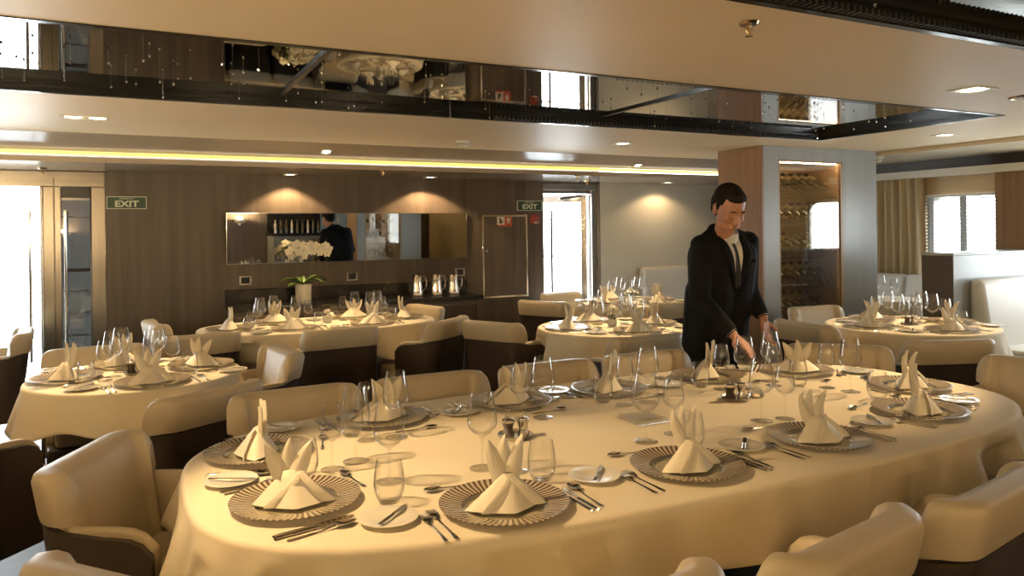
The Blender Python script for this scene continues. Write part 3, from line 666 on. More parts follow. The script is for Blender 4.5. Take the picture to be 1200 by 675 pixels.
def chair(x, y, deg, label, group):
    """x,y: middle of the top of the backrest; deg: heading, 0 faces +y"""
    a = math.radians(deg); fx, fy = -math.sin(a), math.cos(a); loc = (x + .345 * fx, y + .345 * fy, 0); CHAIRS.append((loc[0], loc[1], fx, fy))
    if first[0]:
        first[0] = False; CH.location = loc; CH.rotation_euler = (0, 0, a); CH['label'] = label; CH['group'] = group; return CH
    return dup(CH, loc, a, label, group)
G = 'cream and taupe armchairs at the long table'
chair(.81, 1.08, 9, 'cream armchair cut by the bottom edge, leftmost on the long table\'s right near side', G)
chair(1.43, 1.09, 10, 'cream backed armchair seen from behind at the long table, second from the right near side', G)
chair(2.02, 1.13, 10, 'cream and taupe armchair seen from behind, nearest the right edge at the long table', G)
chair(2.63, 1.20, 14, 'armchair at the long table\'s near right corner, partly outside the right edge', G)
chair(-.17, 2.74, -116, 'large cream armchair facing right at the left end of the long table', G)
chair(-.075, 1.645, -50, 'cream armchair at the bottom left, only its backrest top showing', G)
for k, (x, lab) in enumerate(((.62, 'armchair on the long table\'s far side, leftmost in the row, behind the left wine glasses'), (1.24, 'armchair on the far side of the long table, second in the row from left'),
                              (1.86, 'armchair on the far side of the long table, third in the row from left'), (2.47, 'armchair on the far side of the long table, directly left of the waiter'))):
    chair(x, 3.375, 180 + (2, -1, 1, 0)[k], lab, G)
chair(3.62, 3.02, 135, 'armchair behind the far right curve of the long table, right of the waiter', G)
chair(4.06, 2.12, 96, 'cream armchair facing left at the right end of the long table', G)
G = 'armchairs at the round table by the left door'
chair(.34, 3.46, 32, 'armchair seen from behind in front of the left round table, broad dark back', G)
chair(-.80, 3.60, -42, 'dark backed armchair at the left edge, in front of the left round table', G)
chair(.84, 4.54, 98, 'cream armchair facing left at the right of the left round table', G)
chair(-.20, 5.26, 185, 'cream armchair behind the left round table, facing the viewer', G)
chair(-.64, 6.42, 95, 'lone armchair at far left in front of the glass door', 'armchairs near the left glass door')
G = 'armchairs at the oval table'
chair(.42, 5.42, 10, 'armchair at the oval table\'s front left, behind the left round table', G)
chair(1.33, 5.22, 5, 'dark backed armchair in front of the middle of the oval table', G)
chair(2.22, 5.34, 38, 'dark backed armchair turned at the front right corner of the oval table', G)
chair(.10, 6.42, -80, 'armchair at the left end of the oval table', G)
chair(2.44, 6.46, 104, 'armchair behind the right end of the oval table by the sideboard', G)
G = 'armchairs at the round table left of the waiter'
chair(2.32, 5.02, -62, 'cream and dark armchair left of the round table near the waiter, facing right', G)
chair(2.92, 3.80, 0, 'armchair in front of the round table near the waiter, mostly hidden', G)
chair(3.78, 5.62, 150, 'armchair behind the round table near the waiter', G)
G = 'armchairs at the table by the pale wall'
chair(3.42, 6.22, -62, 'armchair in front of the open right door, facing right', G)
chair(4.12, 7.08, 190, 'armchair beyond the far table in front of the door frame', G)
chair(4.42, 5.36, 5, 'armchair between the two round tables left of the waiter', G)
G = 'armchairs at the table before the wine cabinet'
chair(4.28, 2.72, -22, 'armchair seen from behind in front of the table before the wine cabinet', G)
chair(4.18, 3.82, -92, 'white backed armchair just right of the waiter below the wine cabinet', G)
chair(5.15, 4.58, 175, 'armchair behind the table before the wine cabinet', G)

# ------------------------------------------------------------------ tables
def cloth_table(cx, cy, a, b_, n_, drop, tname, tlabel, clabel, seed, hem=0.0):
    t = thing('dining_table', tlabel, 'table', (cx, cy, 0))
    R = random.Random(seed)
    def outline(k, N, g=0):
        th = 2 * PI * k / N; c, s = math.cos(th), math.sin(th)
        return (math.copysign(abs(c) ** (2 / n_), c) * (a + g), math.copysign(abs(s) ** (2 / n_), s) * (b_ + g))
    N0 = 64; MB().prism([outline(k, N0, -.008) for k in range(N0)], .714, .743).build('table_top', M['leg'], t)
    for s in ((-.55, .55) if a > 1.2 else (-.4, .4) if a > .8 else (0,)):
        MB().lathe([(.0005, 0), (.24, 0), (.24, .02), (.06, .05), (.045, .1), (.045, .66), (.12, .713), (.0005, .713)], 24, (s * a, 0, 0)).build('pedestal', M['leg'], t)
    N = 300 if a > 1.2 else 180; ph = [R.uniform(0, 6.28) for _ in range(8)]; per = 2 * PI * math.sqrt((a * a + b_ * b_) / 2)
    f1, f2, f3 = max(7, round(per / .34)), max(11, round(per / .21)), max(4, round(per / .9)); amp = .034
    rows = []
    rings = [(-a * .5, 0), (-.25 * b_, 0), (-.02, 0), (-.008, -.001), (0, -.006), (.004, -.016), (.006, -.03)]
    for i in range(1, 9): rings.append((.007 + .004 * i, -.03 - (drop - .03) * i / 8))
    for j, (g, z) in enumerate(rings):
        row = []
        for k in range(N):
            th = 2 * PI * k / N; w = max(0, (-z - .03) / (drop - .03))
            fold = amp * (w ** .8) * (.55 * math.sin(f1 * th + ph[0]) + .40 * math.sin(f2 * th + ph[1]) * (.5 + .5 * math.sin(f3 * th + ph[2])) + .3 * math.sin(f3 * th + ph[3]))
            if j == 0: x, y = outline(k, N); x *= .5; y *= .5
            elif j == 1: x, y = outline(k, N); x *= .85; y *= .85
            else: x, y = outline(k, N, g + fold + .018 * w)
            hz = z - w * hem * (.5 + .5 * math.cos(4 * th + ph[4])) 
            if hz < -.056:   # the hanging cloth lies back where a chair arm stands against it
                for qx, qy, fx, fy in CHAIRS:
                    dx, dy = x + cx - qx, y + cy - qy; ly = dx * fx + dy * fy; lx = abs(dx * fy - dy * fx)
                    k = max(0, min(1, (.44 - lx) / .13)) * max(0, min(1, (lx - .05) / .13)) * min(1, (-hz - .056) / .024)
                    if k > 0 and -.40 < ly < .065: x += fx * k * (.065 - ly); y += fy * k * (.065 - ly)
            row.append((x, y, .75 + hz))
        rows.append(row)
    m = MB(); o = 0; m.grid(rows, closed_u=True); m.add([(0, 0, .75)], []); c = len(m.v) - 1
    for k in range(N): m.f.append((c, k, (k + 1) % N)); m.mi.append(0)
    cl = m.build('tablecloth', M['cloth'], None, (cx, cy, 0), sharp=80)
    sm = cl.modifiers.new('s', 'SOLIDIFY'); sm.thickness = .0015; sm.offset = -1
    tag(cl, clabel, 'tablecloth'); return t
LTc = (0.02, 4.42); BTc = (1.36, 6.10); STc = (3.22, 4.70); FTc = (4.50, 6.22); RTc = (5.12, 3.62)
cloth_table(1.765, 2.33, 1.64, .755, 3.2, .19, 'dining_table', 'long round-ended dining table under white linen in the foreground', 'white linen tablecloth over the long foreground table', 1, .03)
cloth_table(*LTc, .51, .51, 2, .17, 't', 'round dining table by the left door, hidden under its cloth', 'white linen tablecloth on the round table by the left door', 2, .10)
cloth_table(*BTc, .93, .49, 2.6, .19, 't', 'oval dining table in front of the sideboard', 'white linen tablecloth on the oval table before the sideboard', 3, .08)
cloth_table(*STc, .56, .56, 2, .20, 't', 'round dining table left of the waiter', 'white linen tablecloth on the round table left of the waiter', 4, .08)
cloth_table(*FTc, .53, .53, 2, .19, 't', 'round dining table before the pale wall sofa', 'white linen tablecloth on the far table by the pale wall', 5, .05)
cloth_table(*RTc, .58, .58, 2, .20, 't', 'round dining table in front of the wine cabinet at right', 'white linen tablecloth on the table before the wine cabinet', 6, .06)
WTc = (6.79, 5.05)
cloth_table(*WTc, .33, .33, 2, .22, 't', 'small far table beside the curtained window sofa', 'white linen tablecloth on the small table by the curtain', 7, .06)

# ------------------------------------------------------------------ tableware prototypes
TZ = .7512
def proto(name, cat):
    return thing(name, '', cat, (0, 0, -50))
# wine glasses
def glass_proto(name, H, R, rim, stem_h, foot, parts=True):
    t = proto(name, 'glass'); zb = stem_h; hb = H - zb; w = .0011
    out = [(.0045, zb - .004), (.012, zb + .004), (R * .62, zb + hb * .10), (R * .92, zb + hb * .22), (R, zb + hb * .33), (R * .97, zb + hb * .45), (R * .87, zb + hb * .70), (rim, H)]
    MB().lathe(out + [(rim - w, H)] + [(r - w, z + (.002 if i else .004)) for i, (r, z) in reversed(list(enumerate(out[2:])))] + [(.0005, zb + .006)], 28).build('bowl', M['glass'], t, sharp=60)
    MB().lathe([(.0048, zb - .003), (.0036, zb - .02), (.0034, zb * .5), (.0036, .02), (.007, .008), (.02, .004)], 12).build('stem', M['glass'], t)
    MB().lathe([(.02, .004), (foot - .003, .0022), (foot, .0012), (foot, 0), (.0005, 0)], 28).build('foot', M['glass'], t)
    return t
GL = glass_proto('large_wine_glass', .235, .047, .033, .098, .041)
GS = glass_proto('small_wine_glass', .200, .038, .0275, .090, .036)
tb = proto('water_tumbler', 'glass')
o_ = [(.027, 0), (.034, .012), (.0405, .032), (.042, .05), (.0395, .08), (.034, .112)]
MB().lathe([(.0005, .0)] + o_ + [(.0328, .112)] + [(r - .0012, z + .003) for r, z in reversed(o_[1:])] + [(.025, .006), (.0005, .006)], 28).build('body', M['glass'], tb, sharp=60)
GT = tb
# charger
CG = proto('charger_plate', 'plate')
MB().lathe([(.0005, .002), (.106, .002), (.112, .0055), (.112, .008), (.104, .0055), (.0005, .0055)], 48).build('clear_center', M['plateglass'], CG, sharp=70, label='clear glass middle')
MB().lathe([(.1121, .0060), (.125, .0075), (.150, .010), (.168, .0145), (.172, .0165), (.1725, .0185), (.170, .0188), (.150, .0135), (.125, .0105), (.1121, .0085)], 64).build('striped_rim', M['stripes'], CG, sharp=70, label='brown radially striped rim')
MB().lathe([(.095, 0), (.106, 0), (.106, .0019), (.095, .0019)], 32).build('foot_ring', M['plateglass'], CG)
# bread plate
BP = proto('bread_plate', 'plate')
MB().lathe([(.0005, .003), (.042, .003), (.044, 0), (.047, 0), (.050, .004), (.074, .0105), (.0755, .012), (.074, .0125), (.050, .0075), (.0005, .006)], 40).build('dish', M['porcelain'], BP, sharp=70)
def outline_mesh(pts, th, zf):
    """flat utensil piece from a centre line [(y, halfwidth)], curved in z by zf(y)"""
    rows = []
    for y, w in pts: rows.append([(-w, y, zf(y) - th * .3), (-w * .5, y, zf(y)), (w * .5, y, zf(y)), (w, y, zf(y) - th * .3), (w * .5, y, zf(y) + th), (-w * .5, y, zf(y) + th)])
    return rows
def util(name, L, kind):
    t = proto(name, 'cutlery'); b = MB(); s = L / .2; z0 = .0012
    if kind == 'fork':
        zf = lambda y: z0 + .007 * max(0, (y - .03) / .07) * max(0, (.1 - y) / .07) * 3 * s
        b.grid(outline_mesh([(y * s, w) for y, w in ((-.1, .004), (-.095, .0062), (-.07, .0050), (-.02, .0028), (.025, .0026), (.04, .008), (.05, .0118), (.06, .0122))], .0016, zf), closed_u=True)
        for k in range(4):
            x = -.0096 + k * .0064; b.grid([[(x + dx, y, z) for dx, z in ((-w, zf(y)), (w, zf(y)), (w, zf(y) + .0016), (-w, zf(y) + .0016))] for y, w in ((.058 * s, .0021), (.085 * s, .0017), (.1 * s, .0008))], closed_u=True)
        b.build('silver', M['silver'], t, sharp=50); t.children[0].name = 'tines_and_handle'
    elif kind == 'spoon':
        zf = lambda y: z0 + .006 * max(0, (y - .01) / .05) * max(0, (.06 - y) / .05) * 3
        b.grid(outline_mesh([(y * s, w) for y, w in ((-.1, .004), (-.095, .0062), (-.07, .0050), (-.02, .0028), (.03, .0026), (.04, .005))], .0016, zf), closed_u=True)
        b.build('handle', M['silver'], t, sharp=50)
        rows = []
        for i in range(9):
            q = i / 8; y = (.036 + .064 * q) * s; w = .0205 * s * math.sin(PI * (q * .93 + .05)) ** .75; d = .006 * math.sin(PI * q)
            rows.append([(w * u, y, z0 + .0065 - d * (1 - u * u) + .001) for u in (-1, -.6, 0, .6, 1)] + [(w * u, y, z0 + .0052 - d * (1 - u * u) + .0005) for u in (1, .6, 0, -.6, -1)])
        MB().grid(rows, closed_u=True).build('bowl', M['silver'], t, sharp=80)
    else:
        b.grid(outline_mesh([(y * s, w) for y, w in ((-.1, .004), (-.096, .0062), (-.05, .0058), (.0, .0050), (.006, .0060))], .0022, lambda y: z0), closed_u=True); b.build('handle', M['silver'], t, sharp=50)
        b = MB(); b.grid([[(x0, y * s, z0), (x1, y * s, z0), (x1, y * s, z0 + .0012), (x0, y * s, z0 + .0016)] for y, x0, x1 in ((.006, -.005, .004), (.03, -.005, .0075), (.07, -.005, .0085), (.09, -.004, .006), (.1, -.001, .001))], closed_u=True); b.build('blade', M['silver'], t, sharp=50)
    return t
FK = util('fork', .20, 'fork'); FK2 = util('salad_fork', .175, 'fork'); KN = util('table_knife', .215, 'knife'); KN2 = util('small_knife', .19, 'knife'); SPN = util('soup_spoon', .18, 'spoon'); DS = util('dessert_spoon', .16, 'spoon'); BK = util('butter_knife', .14, 'knife')
# napkin folded into a three pointed crown
def napkin_proto(v):
    t = proto('napkin', 'napkin'); b = MB(); rows = []; n = 20
    spread, tall, lean = [(0.42, .125, 0), (.30, .135, .12), (.55, .118, -.1)][v]
    skew = (-.018, .012, 0)[v]
    for i in range(6):
        q = i / 5; w = .097 * (1 - q) + .016; d = .060 * (1 - q) + .010; z = .078 * q
        row = []
        for k in range(n):
            a = 2 * PI * k / n; c, s_ = math.cos(a), math.sin(a); l = 1 / (abs(c) + abs(s_)) ** .72
            row.append((w * c * l + skew * q, d * s_ * l - .010 * (1 - q), z))
        rows.append(row)
    b.grid(rows, closed_u=True)
    o = len(b.v) - n; b.f.append(tuple(o + k for k in range(n))); b.mi.append(0); b.f.append(tuple(len(b.v) - 6 * n + k for k in reversed(range(n)))); b.mi.append(0)
    for u0, u1 in ((-.4, .35), (.55, -.1)):   # folded edges crossing the front
        rows = []
        for i in range(6):
            q = i / 5; x = .078 * (u0 * (1 - q) * 2 + u1 * q * .3); y = -.070 * (1 - q) * (1 - abs(u0 * (1 - q))) - .011; rows.append([(x - .02 * (1 - q), y + .001, .078 * q + .001), (x, y - .0035, .078 * q + .001), (x + .02, y + .0012, .078 * q + .001)])
        b.grid(rows)
    for k, ang in enumerate((-spread, 0.03, spread)):
        for side in (0, 1):
            rows = []
            for i in range(9):
                q = i / 8; w = .0225 * math.sin(PI * min(1, .25 + q * .75)) ** .75 * (1.0 if q < .97 else .1); r = .0 + (tall if k != 1 else tall * .97) * q
                cx = math.sin(ang) * r + (.010 * (k - 1)) + skew; cz = .042 + math.cos(ang) * r
                yy = -.004 + (.010 if k == 1 else -.003) + lean * r + .010 * math.sin(q * 2.2)
                rows.append([(cx + u * w * math.cos(ang), yy + .016 * (u * u) * (1 - .5 * q) - side * .002, cz - u * w * math.sin(ang)) for u in (-1, -.5, 0, .5, 1)])
            b.grid(rows)
    b.build('folded_cloth', M['napkin'], t, sharp=75)
    return t
NK = [napkin_proto(k) for k in range(3)]
PROT = [GL, GS, GT, CG, BP, FK, FK2, KN, KN2, SPN, DS, BK] + NK
rng = random.Random(11)
def put(p, x, y, z, rz, label, group): return dup(p, (x, y, z), rz, label, group)
JOBS = []; DISC = []
def free(x, y, r): return all((x - a) ** 2 + (y - b_) ** 2 > (r + q) ** 2 for a, b_, q in DISC)
def setting(*a):
    JOBS.append(a); DISC.append((a[0], a[1], .173))
def lay(cx, cy, heading, place, tbl, full=True, glasses=None, nap=0, nrot=0, bread=True, turn=0):
    """heading: angle of the diner's forward direction; items placed right/forward of the charger"""
    f = (math.cos(heading), math.sin(heading)); r = (f[1], -f[0]); rz = heading - PI / 2
    def P(a, b): return (cx + a * r[0] + b * f[0], cy + a * r[1] + b * f[1])
    G = lambda s: '%s %s' % (s, tbl)
    put(CG, cx, cy, TZ, rng.uniform(0, 6), 'brown striped glass charger at the ' + place, G('charger plates on'))
    put(NK[nap], *P(0, 0), TZ + .0092, rz + nrot, 'white crown folded napkin at the ' + place, G('folded napkins on'))
    j = lambda s=.03: rng.uniform(-s, s)
    put(FK, *P(-.187, -.03), TZ, rz + j(), 'long inner fork at the ' + place, G('long forks on'))
    put(FK2, *P(-.214, -.045), TZ, rz + j(), 'shorter outer fork at the ' + place, G('outer forks on'))
    put(KN, *P(.187, -.03), TZ, rz + j(), 'long inner knife at the ' + place, G('long knives on'))
    if full: put(KN2, *P(.206, -.045), TZ, rz + j(.02), 'shorter outer knife at the ' + place, G('outer knives on'))
    put(SPN, *P(.232, -.03), TZ, rz + j(), 'soup spoon at the ' + place, G('soup spoons on'))
    if full: put(DS, *P(-.07, .205), TZ, rz + PI / 2 + j(), 'dessert spoon behind the charger, ' + place, G('dessert spoons on'))
    for kind, a, b in (glasses if glasses is not None else (('L', .055, .30), ('S', .165, .27), ('T', .15, .175))):
        p = {'L': GL, 'S': GS, 'T': GT}[kind]; rad = {'L': .0475, 'S': .039, 'T': .043}[kind]
        for da, db in ((0, 0), (.015, .01), (-.015, .012), (.02, -.015), (.03, .02), (-.03, .02), (.0, .035), (.045, 0), (.05, .04), (-.05, .03), (.06, -.03)):
            q = P(a + da, b + db)
            if free(*q, rad): break
        else: continue
        DISC.append((*q, rad))
        put(p, *q, TZ, rng.uniform(0, 6), {'L': 'large wine glass at the ', 'S': 'small wine glass at the ', 'T': 'stemless water tumbler at the '}[kind] + place, G({'L': 'large wine glasses on', 'S': 'small wine glasses on', 'T': 'water tumblers on'}[kind]))
    if bread:
        for da, db in ((-.298, .055), (-.29, .09), (-.28, -.08), (-.27, .13), (-.262, -.10), (-.255, .16)):
            x, y = P(da, db)
            if not free(x, y, .0765): continue
            DISC.append((x, y, .0765)); put(BP, x, y, TZ, 0, 'small white bread plate at the ' + place, G('bread plates on'))
            put(BK, x + .012 * r[0], y + .012 * r[1], TZ + .0135, rz - .75 + j(.1), 'butter knife on the bread plate, ' + place, G('butter knives on')); break
LT_ = "long table"
H = math.radians
def ab(lst, cx, cy, hd):   # absolute glass positions into setting offsets
    f = (math.cos(hd), math.sin(hd)); r = (f[1], -f[0])
    return [(k, (x - cx) * r[0] + (y - cy) * r[1], (x - cx) * f[0] + (y - cy) * f[1]) for k, x, y in lst]
S = [
 (.39, 2.08, 12, 'long table\'s left end, front place', [('L', .665, 2.12), ('T', .615, 1.965)], 0, 1.15),
 (.87, 1.78, 90, 'long table\'s near side, first place from left', [('L', .955, 2.10), ('S', 1.03, 2.02), ('T', 1.065, 1.925)], 1, -.1),
 (1.50, 1.80, 90, 'long table\'s near side, second place from left', [('L', 1.565, 2.09), ('S', 1.71, 2.12), ('T', 1.66, 1.965)], 1, .1),
 (2.09, 1.82, 90, 'long table\'s near side, third place from left', [('L', 2.11, 2.10), ('S', 2.21, 2.08), ('T', 2.24, 1.98)], 0, 0),
 (2.74, 1.90, 105, 'long table\'s near side, place at the right end', [('T', 2.80, 2.13)], 1, .2),
 (3.13, 2.22, 172, 'long table\'s right end, middle place', [('L', 2.82, 2.28), ('S', 2.80, 2.39)], 2, -1.2),
 (2.98, 2.72, 222, 'long table\'s right end, rear place', [('L', 2.69, 2.62), ('S', 2.63, 2.54), ('T', 2.72, 2.48)], 2, .3),
 (2.50, 2.84, 270, 'long table\'s far side, place in front of the waiter', [('L', 2.47, 2.56), ('S', 2.37, 2.60), ('T', 2.34, 2.70)], 1, .5),
 (1.92, 2.83, 270, 'long table\'s far side, third place from left', [('L', 1.93, 2.56), ('S', 1.82, 2.57), ('T', 1.77, 2.66)], 1, .8),
 (1.42, 2.83, 270, 'long table\'s far side, second place from left', [('L', 1.42, 2.55), ('S', 1.33, 2.57)], 0, .2),
 (.86, 2.83, 270, 'long table\'s far side, first place from left', [('L', .83, 2.56), ('S', .73, 2.58), ('T', .70, 2.67)], 0, .1),
 (.37, 2.60, -12, 'long table\'s left end, rear place', [('L', .63, 2.36), ('S', .545, 2.315), ('T', .455, 2.29)], 0, 1.6 - 3.14 * .5),
]
for cx, cy, hd, place, gl, nap, nr in S:
    setting(cx, cy, H(hd), place, 'the long table', True, ab(gl, cx, cy, H(hd)), nap, nr)
def ring(c, rad, degs, tbl, names, nap=None, full=False, rad2=None):
    for i, d in enumerate(degs):
        a = H(d); x, y = c[0] + rad * math.cos(a), c[1] + (rad2 or rad) * math.sin(a)
        setting(x, y, a + PI, '%s, %s place' % (tbl, names[i]), 'the ' + tbl, full, None, (i % 3 if nap is None else nap), 0, True)
def small(c, R, d, tbl, nm, nap, nr=0):
    a = H(d); x, y = c[0] + R * math.cos(a), c[1] + R * math.sin(a)
    setting(x, y, a + PI, '%s, %s place' % (tbl, nm), 'the ' + tbl, False, (('L', .05, .215), ('S', .14, .185), ('T', .205, .11)), nap, nr, True)
for d, nm, nap, nr in ((-78, 'front', 0, 0), (178, 'left', 1, .5), (102, 'back', 1, .3), (12, 'right', 2, .6)): small(LTc, .325, d, 'round table by the left door', nm, nap, nr)
for d, nm, nap in ((-95, 'front', 1), (172, 'left', 0), (85, 'back', 2), (-8, 'right', 0)): small(STc, .355, d, 'round table left of the waiter', nm, nap)
for d, nm, nap in ((-80, 'front', 1), (180, 'left', 0), (95, 'back', 2), (0, 'right', 0)): small(FTc, .33, d, 'far table by the pale wall', nm, nap)
for d, nm, nap in ((-100, 'front', 0), (170, 'left', 1), (80, 'back', 2), (-12, 'right', 0)): small(RTc, .37, d, 'table before the wine cabinet', nm, nap)
for x, y, hd, nm, nap in ((.66, 6.06, 0, 'left end', 0), (1.10, 5.83, 90, 'front left', 0), (1.70, 5.83, 90, 'front right', 1), (2.06, 6.12, 180, 'right end', 1), (1.70, 6.37, 270, 'back right', 2), (1.05, 6.37, 270, 'back left', 1)):
    setting(x, y, H(hd), 'oval table before the sideboard, %s place' % nm, 'the oval table', False, (('L', .05, .215), ('S', .14, .185), ('T', .205, .11)), nap, 0, nm not in ('left end', 'right end'))
CEN = ((1.20, 2.36, 'long table, left of its middle'), (2.28, 2.42, 'long table, right of its middle'), (LTc[0], LTc[1], 'round table by the left door'), (RTc[0], RTc[1], 'table before the wine cabinet'))
for x, y, _n in CEN: DISC.append((x, y, .065))
DISC += [(2.40, 2.42, .038), (1.74, 2.34, .11), (STc[0], STc[1], .045), (FTc[0], FTc[1], .045), (BTc[0] + .05, BTc[1], .045)]
for a in JOBS: lay(*a)
# small far table: two glasses and a napkin only
put(GL, 6.64, 5.0, TZ, 0, 'large wine glass on the small table by the curtain', 'glassware on the small table'); put(GS, 6.78, 4.96, TZ, 0, 'small wine glass on the small table by the curtain', 'glassware on the small table'); put(GT, 6.60, 5.16, TZ, 0, 'stemless tumbler on the small table by the curtain', 'glassware on the small table')
def killtree(o):
    for c in list(o.children): killtree(c)
    bpy.data.objects.remove(o)
for p in PROT: killtree(p)
# table centres
def cruet(x, y, kind, label):
    t = thing('pepper_pot' if kind == 'd' else 'salt_pot', label, 'condiment pot', (x, y, TZ + .0062))
    k = .9
    MB().lathe([(.0005, 0), (.021, 0), (.022, .006), (.017, .022), (.016, .03), (.021, .046), (.0225, .050), (.0005, .050)], 20).build('body', M['pepper'] if kind == 'd' else M['silver'], t)
    MB().lathe([(.0228, .0505), (.024, .054), (.022, .060), (.014, .064), (.0005, .065)], 20).build('lid', M['silver'], t); MB().ball((0, 0, .067), .0045, 8, 6).build('knob', M['silver'], t)
def tray(x, y, label):
    t = thing('condiment_tray', label, 'tray', (x, y, TZ))
    MB().lathe([(.0005, 0), (.056, 0), (.058, .004), (.062, .012), (.063, .013), (.060, .012), (.055, .006), (.0005, .006)], 32).build('dish', M['silver'], t)
def butter(x, y, label):
    t = thing('butter_dish', label, 'dish', (x, y, TZ))
    MB().lathe([(.0005, 0), (.034, 0), (.036, .004), (.033, .016), (.030, .017), (.030, .006), (.0005, .006)], 24).build('dish', M['silver'], t); MB().lathe([(.0005, .034), (.012, .033), (.027, .026), (.0295, .0175), (.0005, .0172)], 24).build('cover', M['porcelain'], t)
for x, y, nm in CEN:
    tray(x, y, 'round silver condiment tray on the ' + nm); cruet(x - .027, y, 'd', 'dark waisted pepper pot on the ' + nm); cruet(x + .027, y - .008, 's', 'silver waisted salt pot on the ' + nm)
butter(2.40, 2.42, 'silver butter dish beside the salt and pepper on the long table')
t = thing('glass_vase', 'clear square glass vase standing empty in the middle of the long table', 'vase', (1.74, 2.34, TZ))
b = MB(); q = .075; 
for x0, x1, y0, y1 in ((-q, q, -q, -q + .008), (-q, q, q - .008, q), (-q, -q + .008, -q + .008, q - .008), (q - .008, q, -q + .008, q - .008)): b.box(x0, x1, y0, y1, .0, .085)
b.build('walls', M['glass'], t, bevel=.002); MB().box(-q + .0082, q - .0082, -q + .0082, q - .0082, 0, .012).build('base', M['glass'], t, bevel=.002)
def posy(x, y, n, h, r, label, seed):
    t = thing('flower_posy', label, 'flowers', (x, y, TZ)); R = random.Random(seed)
    MB().lathe([(.0005, 0), (.03, 0), (.038, .03), (.034, .055), (.031, .055), (.034, .03), (.0005, .006)], 20).build('pot', M['porcelain'], t)
    for k in range(n):
        a = R.uniform(0, 6.28); rr_ = r * math.sqrt(R.random()); z = h * (1 - .5 * (rr_ / r) ** 2) + R.uniform(-.015, .015); p = (rr_ * math.cos(a), rr_ * math.sin(a), z)
        s = MB().tube([(0, 0, .03), (p[0] * .4, p[1] * .4, z * .6), p], .0012, 5).build('flower_stem', M['stemgreen'], t)
        blossom(t, (p[0], p[1] - .004, p[2]), .017, R.uniform(-.8, .8), R.uniform(-.9, .2))
posy(STc[0], STc[1] + .0, 34, .155, .085, 'bunch of small white flowers on the round table left of the waiter', 1)
posy(BTc[0] + .05, BTc[1], 9, .10, .05, 'few small white flowers in a pot on the oval table', 2)
posy(FTc[0], FTc[1], 14, .13, .07, 'small white flowers on the far table by the pale wall', 4)
# ------------------------------------------------------------------ the waiter
wt = thing('person', 'waiter in black suit, white shirt and dark tie, bending over the long table', 'person', (3.08, 3.42, 0))
K = 1.0
def remesh(o, vox, smooth=4):
    m = o.modifiers.new('r', 'REMESH'); m.mode = 'VOXEL'; m.voxel_size = vox; m.use_smooth_shade = True
    if smooth: s = o.modifiers.new('s', 'SMOOTH'); s.factor = .5; s.iterations = smooth
    return o
# joints (facing -y); the figure's right is -x
HIP = Vector((0, .0, .98)); CHE = Vector((-.012, -.08, 1.28)); NKB = Vector((-.045, -.145, 1.465)); HD = Vector((-.105, -.235, 1.582))
SHR = Vector((-.195, -.11, 1.375)); SHL = Vector((.145, -.115, 1.39))
ELR = Vector((-.235, -.13, 1.09)); WRR = Vector((-.17, -.32, .90))
ELL = Vector((.190, -.07, 1.12)); WRL = Vector((.185, -.19, .955))
def hand(b, w, d, side, curl=.5, spread=.16):
    """palm and five separate fingers at wrist w pointing along d"""
    d = d.normalized(); n = Vector((0, 0, 1)); u = d.cross(n).normalized() * side
    if u.length < .1: u = Vector((1, 0, 0)) * side
    n = u.cross(d).normalized()
    pc = w + d * .05
    for k in range(4):
        o = (-.030 + .020 * k); base = w + d * .088 + u * o * .95; L = (.062, .074, .078, .066)[k] * 1.05; r = (.0078, .0088, .009, .0086)[k]
        b.capsule(w + d * .01 + u * o * .55, base, .014, .0115)
        p = base; ang = 0; dd = (d + u * (o * 2.2 * spread)).normalized()
        for j, q in enumerate((.45, .32, .26)):
            ang += curl * (.45, .6, .4)[j]; v = (dd * math.cos(ang) - n * math.sin(ang) * 1.0).normalized(); e = p + v * L * q
            b.capsule(p, e, r * (1 - .06 * j), r * (.95 - .08 * j), 10); p = e
    tb_ = w + d * .03 + u * .028; t1 = tb_ + (d * .6 + u * .7 - n * .35).normalized() * .04; t2 = t1 + (d * .85 + u * .25 - n * .35).normalized() * .034
    b.capsule(w + d * .015 + u * .012, tb_, .015, .013); b.capsule(tb_, t1, .0125, .0105); b.capsule(t1, t2, .0105, .0085)
b = MB()
# trunk, limbs
b.capsule(HIP + Vector((-.07, 0, -.02)), CHE + Vector((-.075, .0, 0)), .115, .115); b.capsule(HIP + Vector((.07, 0, -.02)), CHE + Vector((.075, 0, 0)), .115, .115)
b.capsule(CHE + Vector((-.09, .0, .02)), SHR + Vector((.05, .01, -.03)), .11, .07); b.capsule(CHE + Vector((.09, 0, .02)), SHL + Vector((-.05, .01, -.03)), .11, .07)
b.capsule(NKB + Vector((0, .03, -.06)), HD + Vector((0, .03, -.06)), .062, .052)
for s, e, w in ((SHR, ELR, WRR), (SHL, ELL, WRL)):
    b.capsule(s, e, .052, .042); b.capsule(e, w, .042, .028)
for sx in (-1, 1):
    k = Vector((sx * .10, -.02, .52)); a = Vector((sx * .11, .04, .09)); b.capsule(Vector((sx * .09, .0, .92)), k, .092, .06); b.capsule(k, a, .058, .038); b.capsule(a + Vector((0, .03, -.05)), a + Vector((0, -.15, -.055)), .035, .03)
hand(b, WRR, Vector((.25, -.70, -.55)), 1, .30); hand(b, WRL, Vector((.05, -.22, -1)), -1, .45)
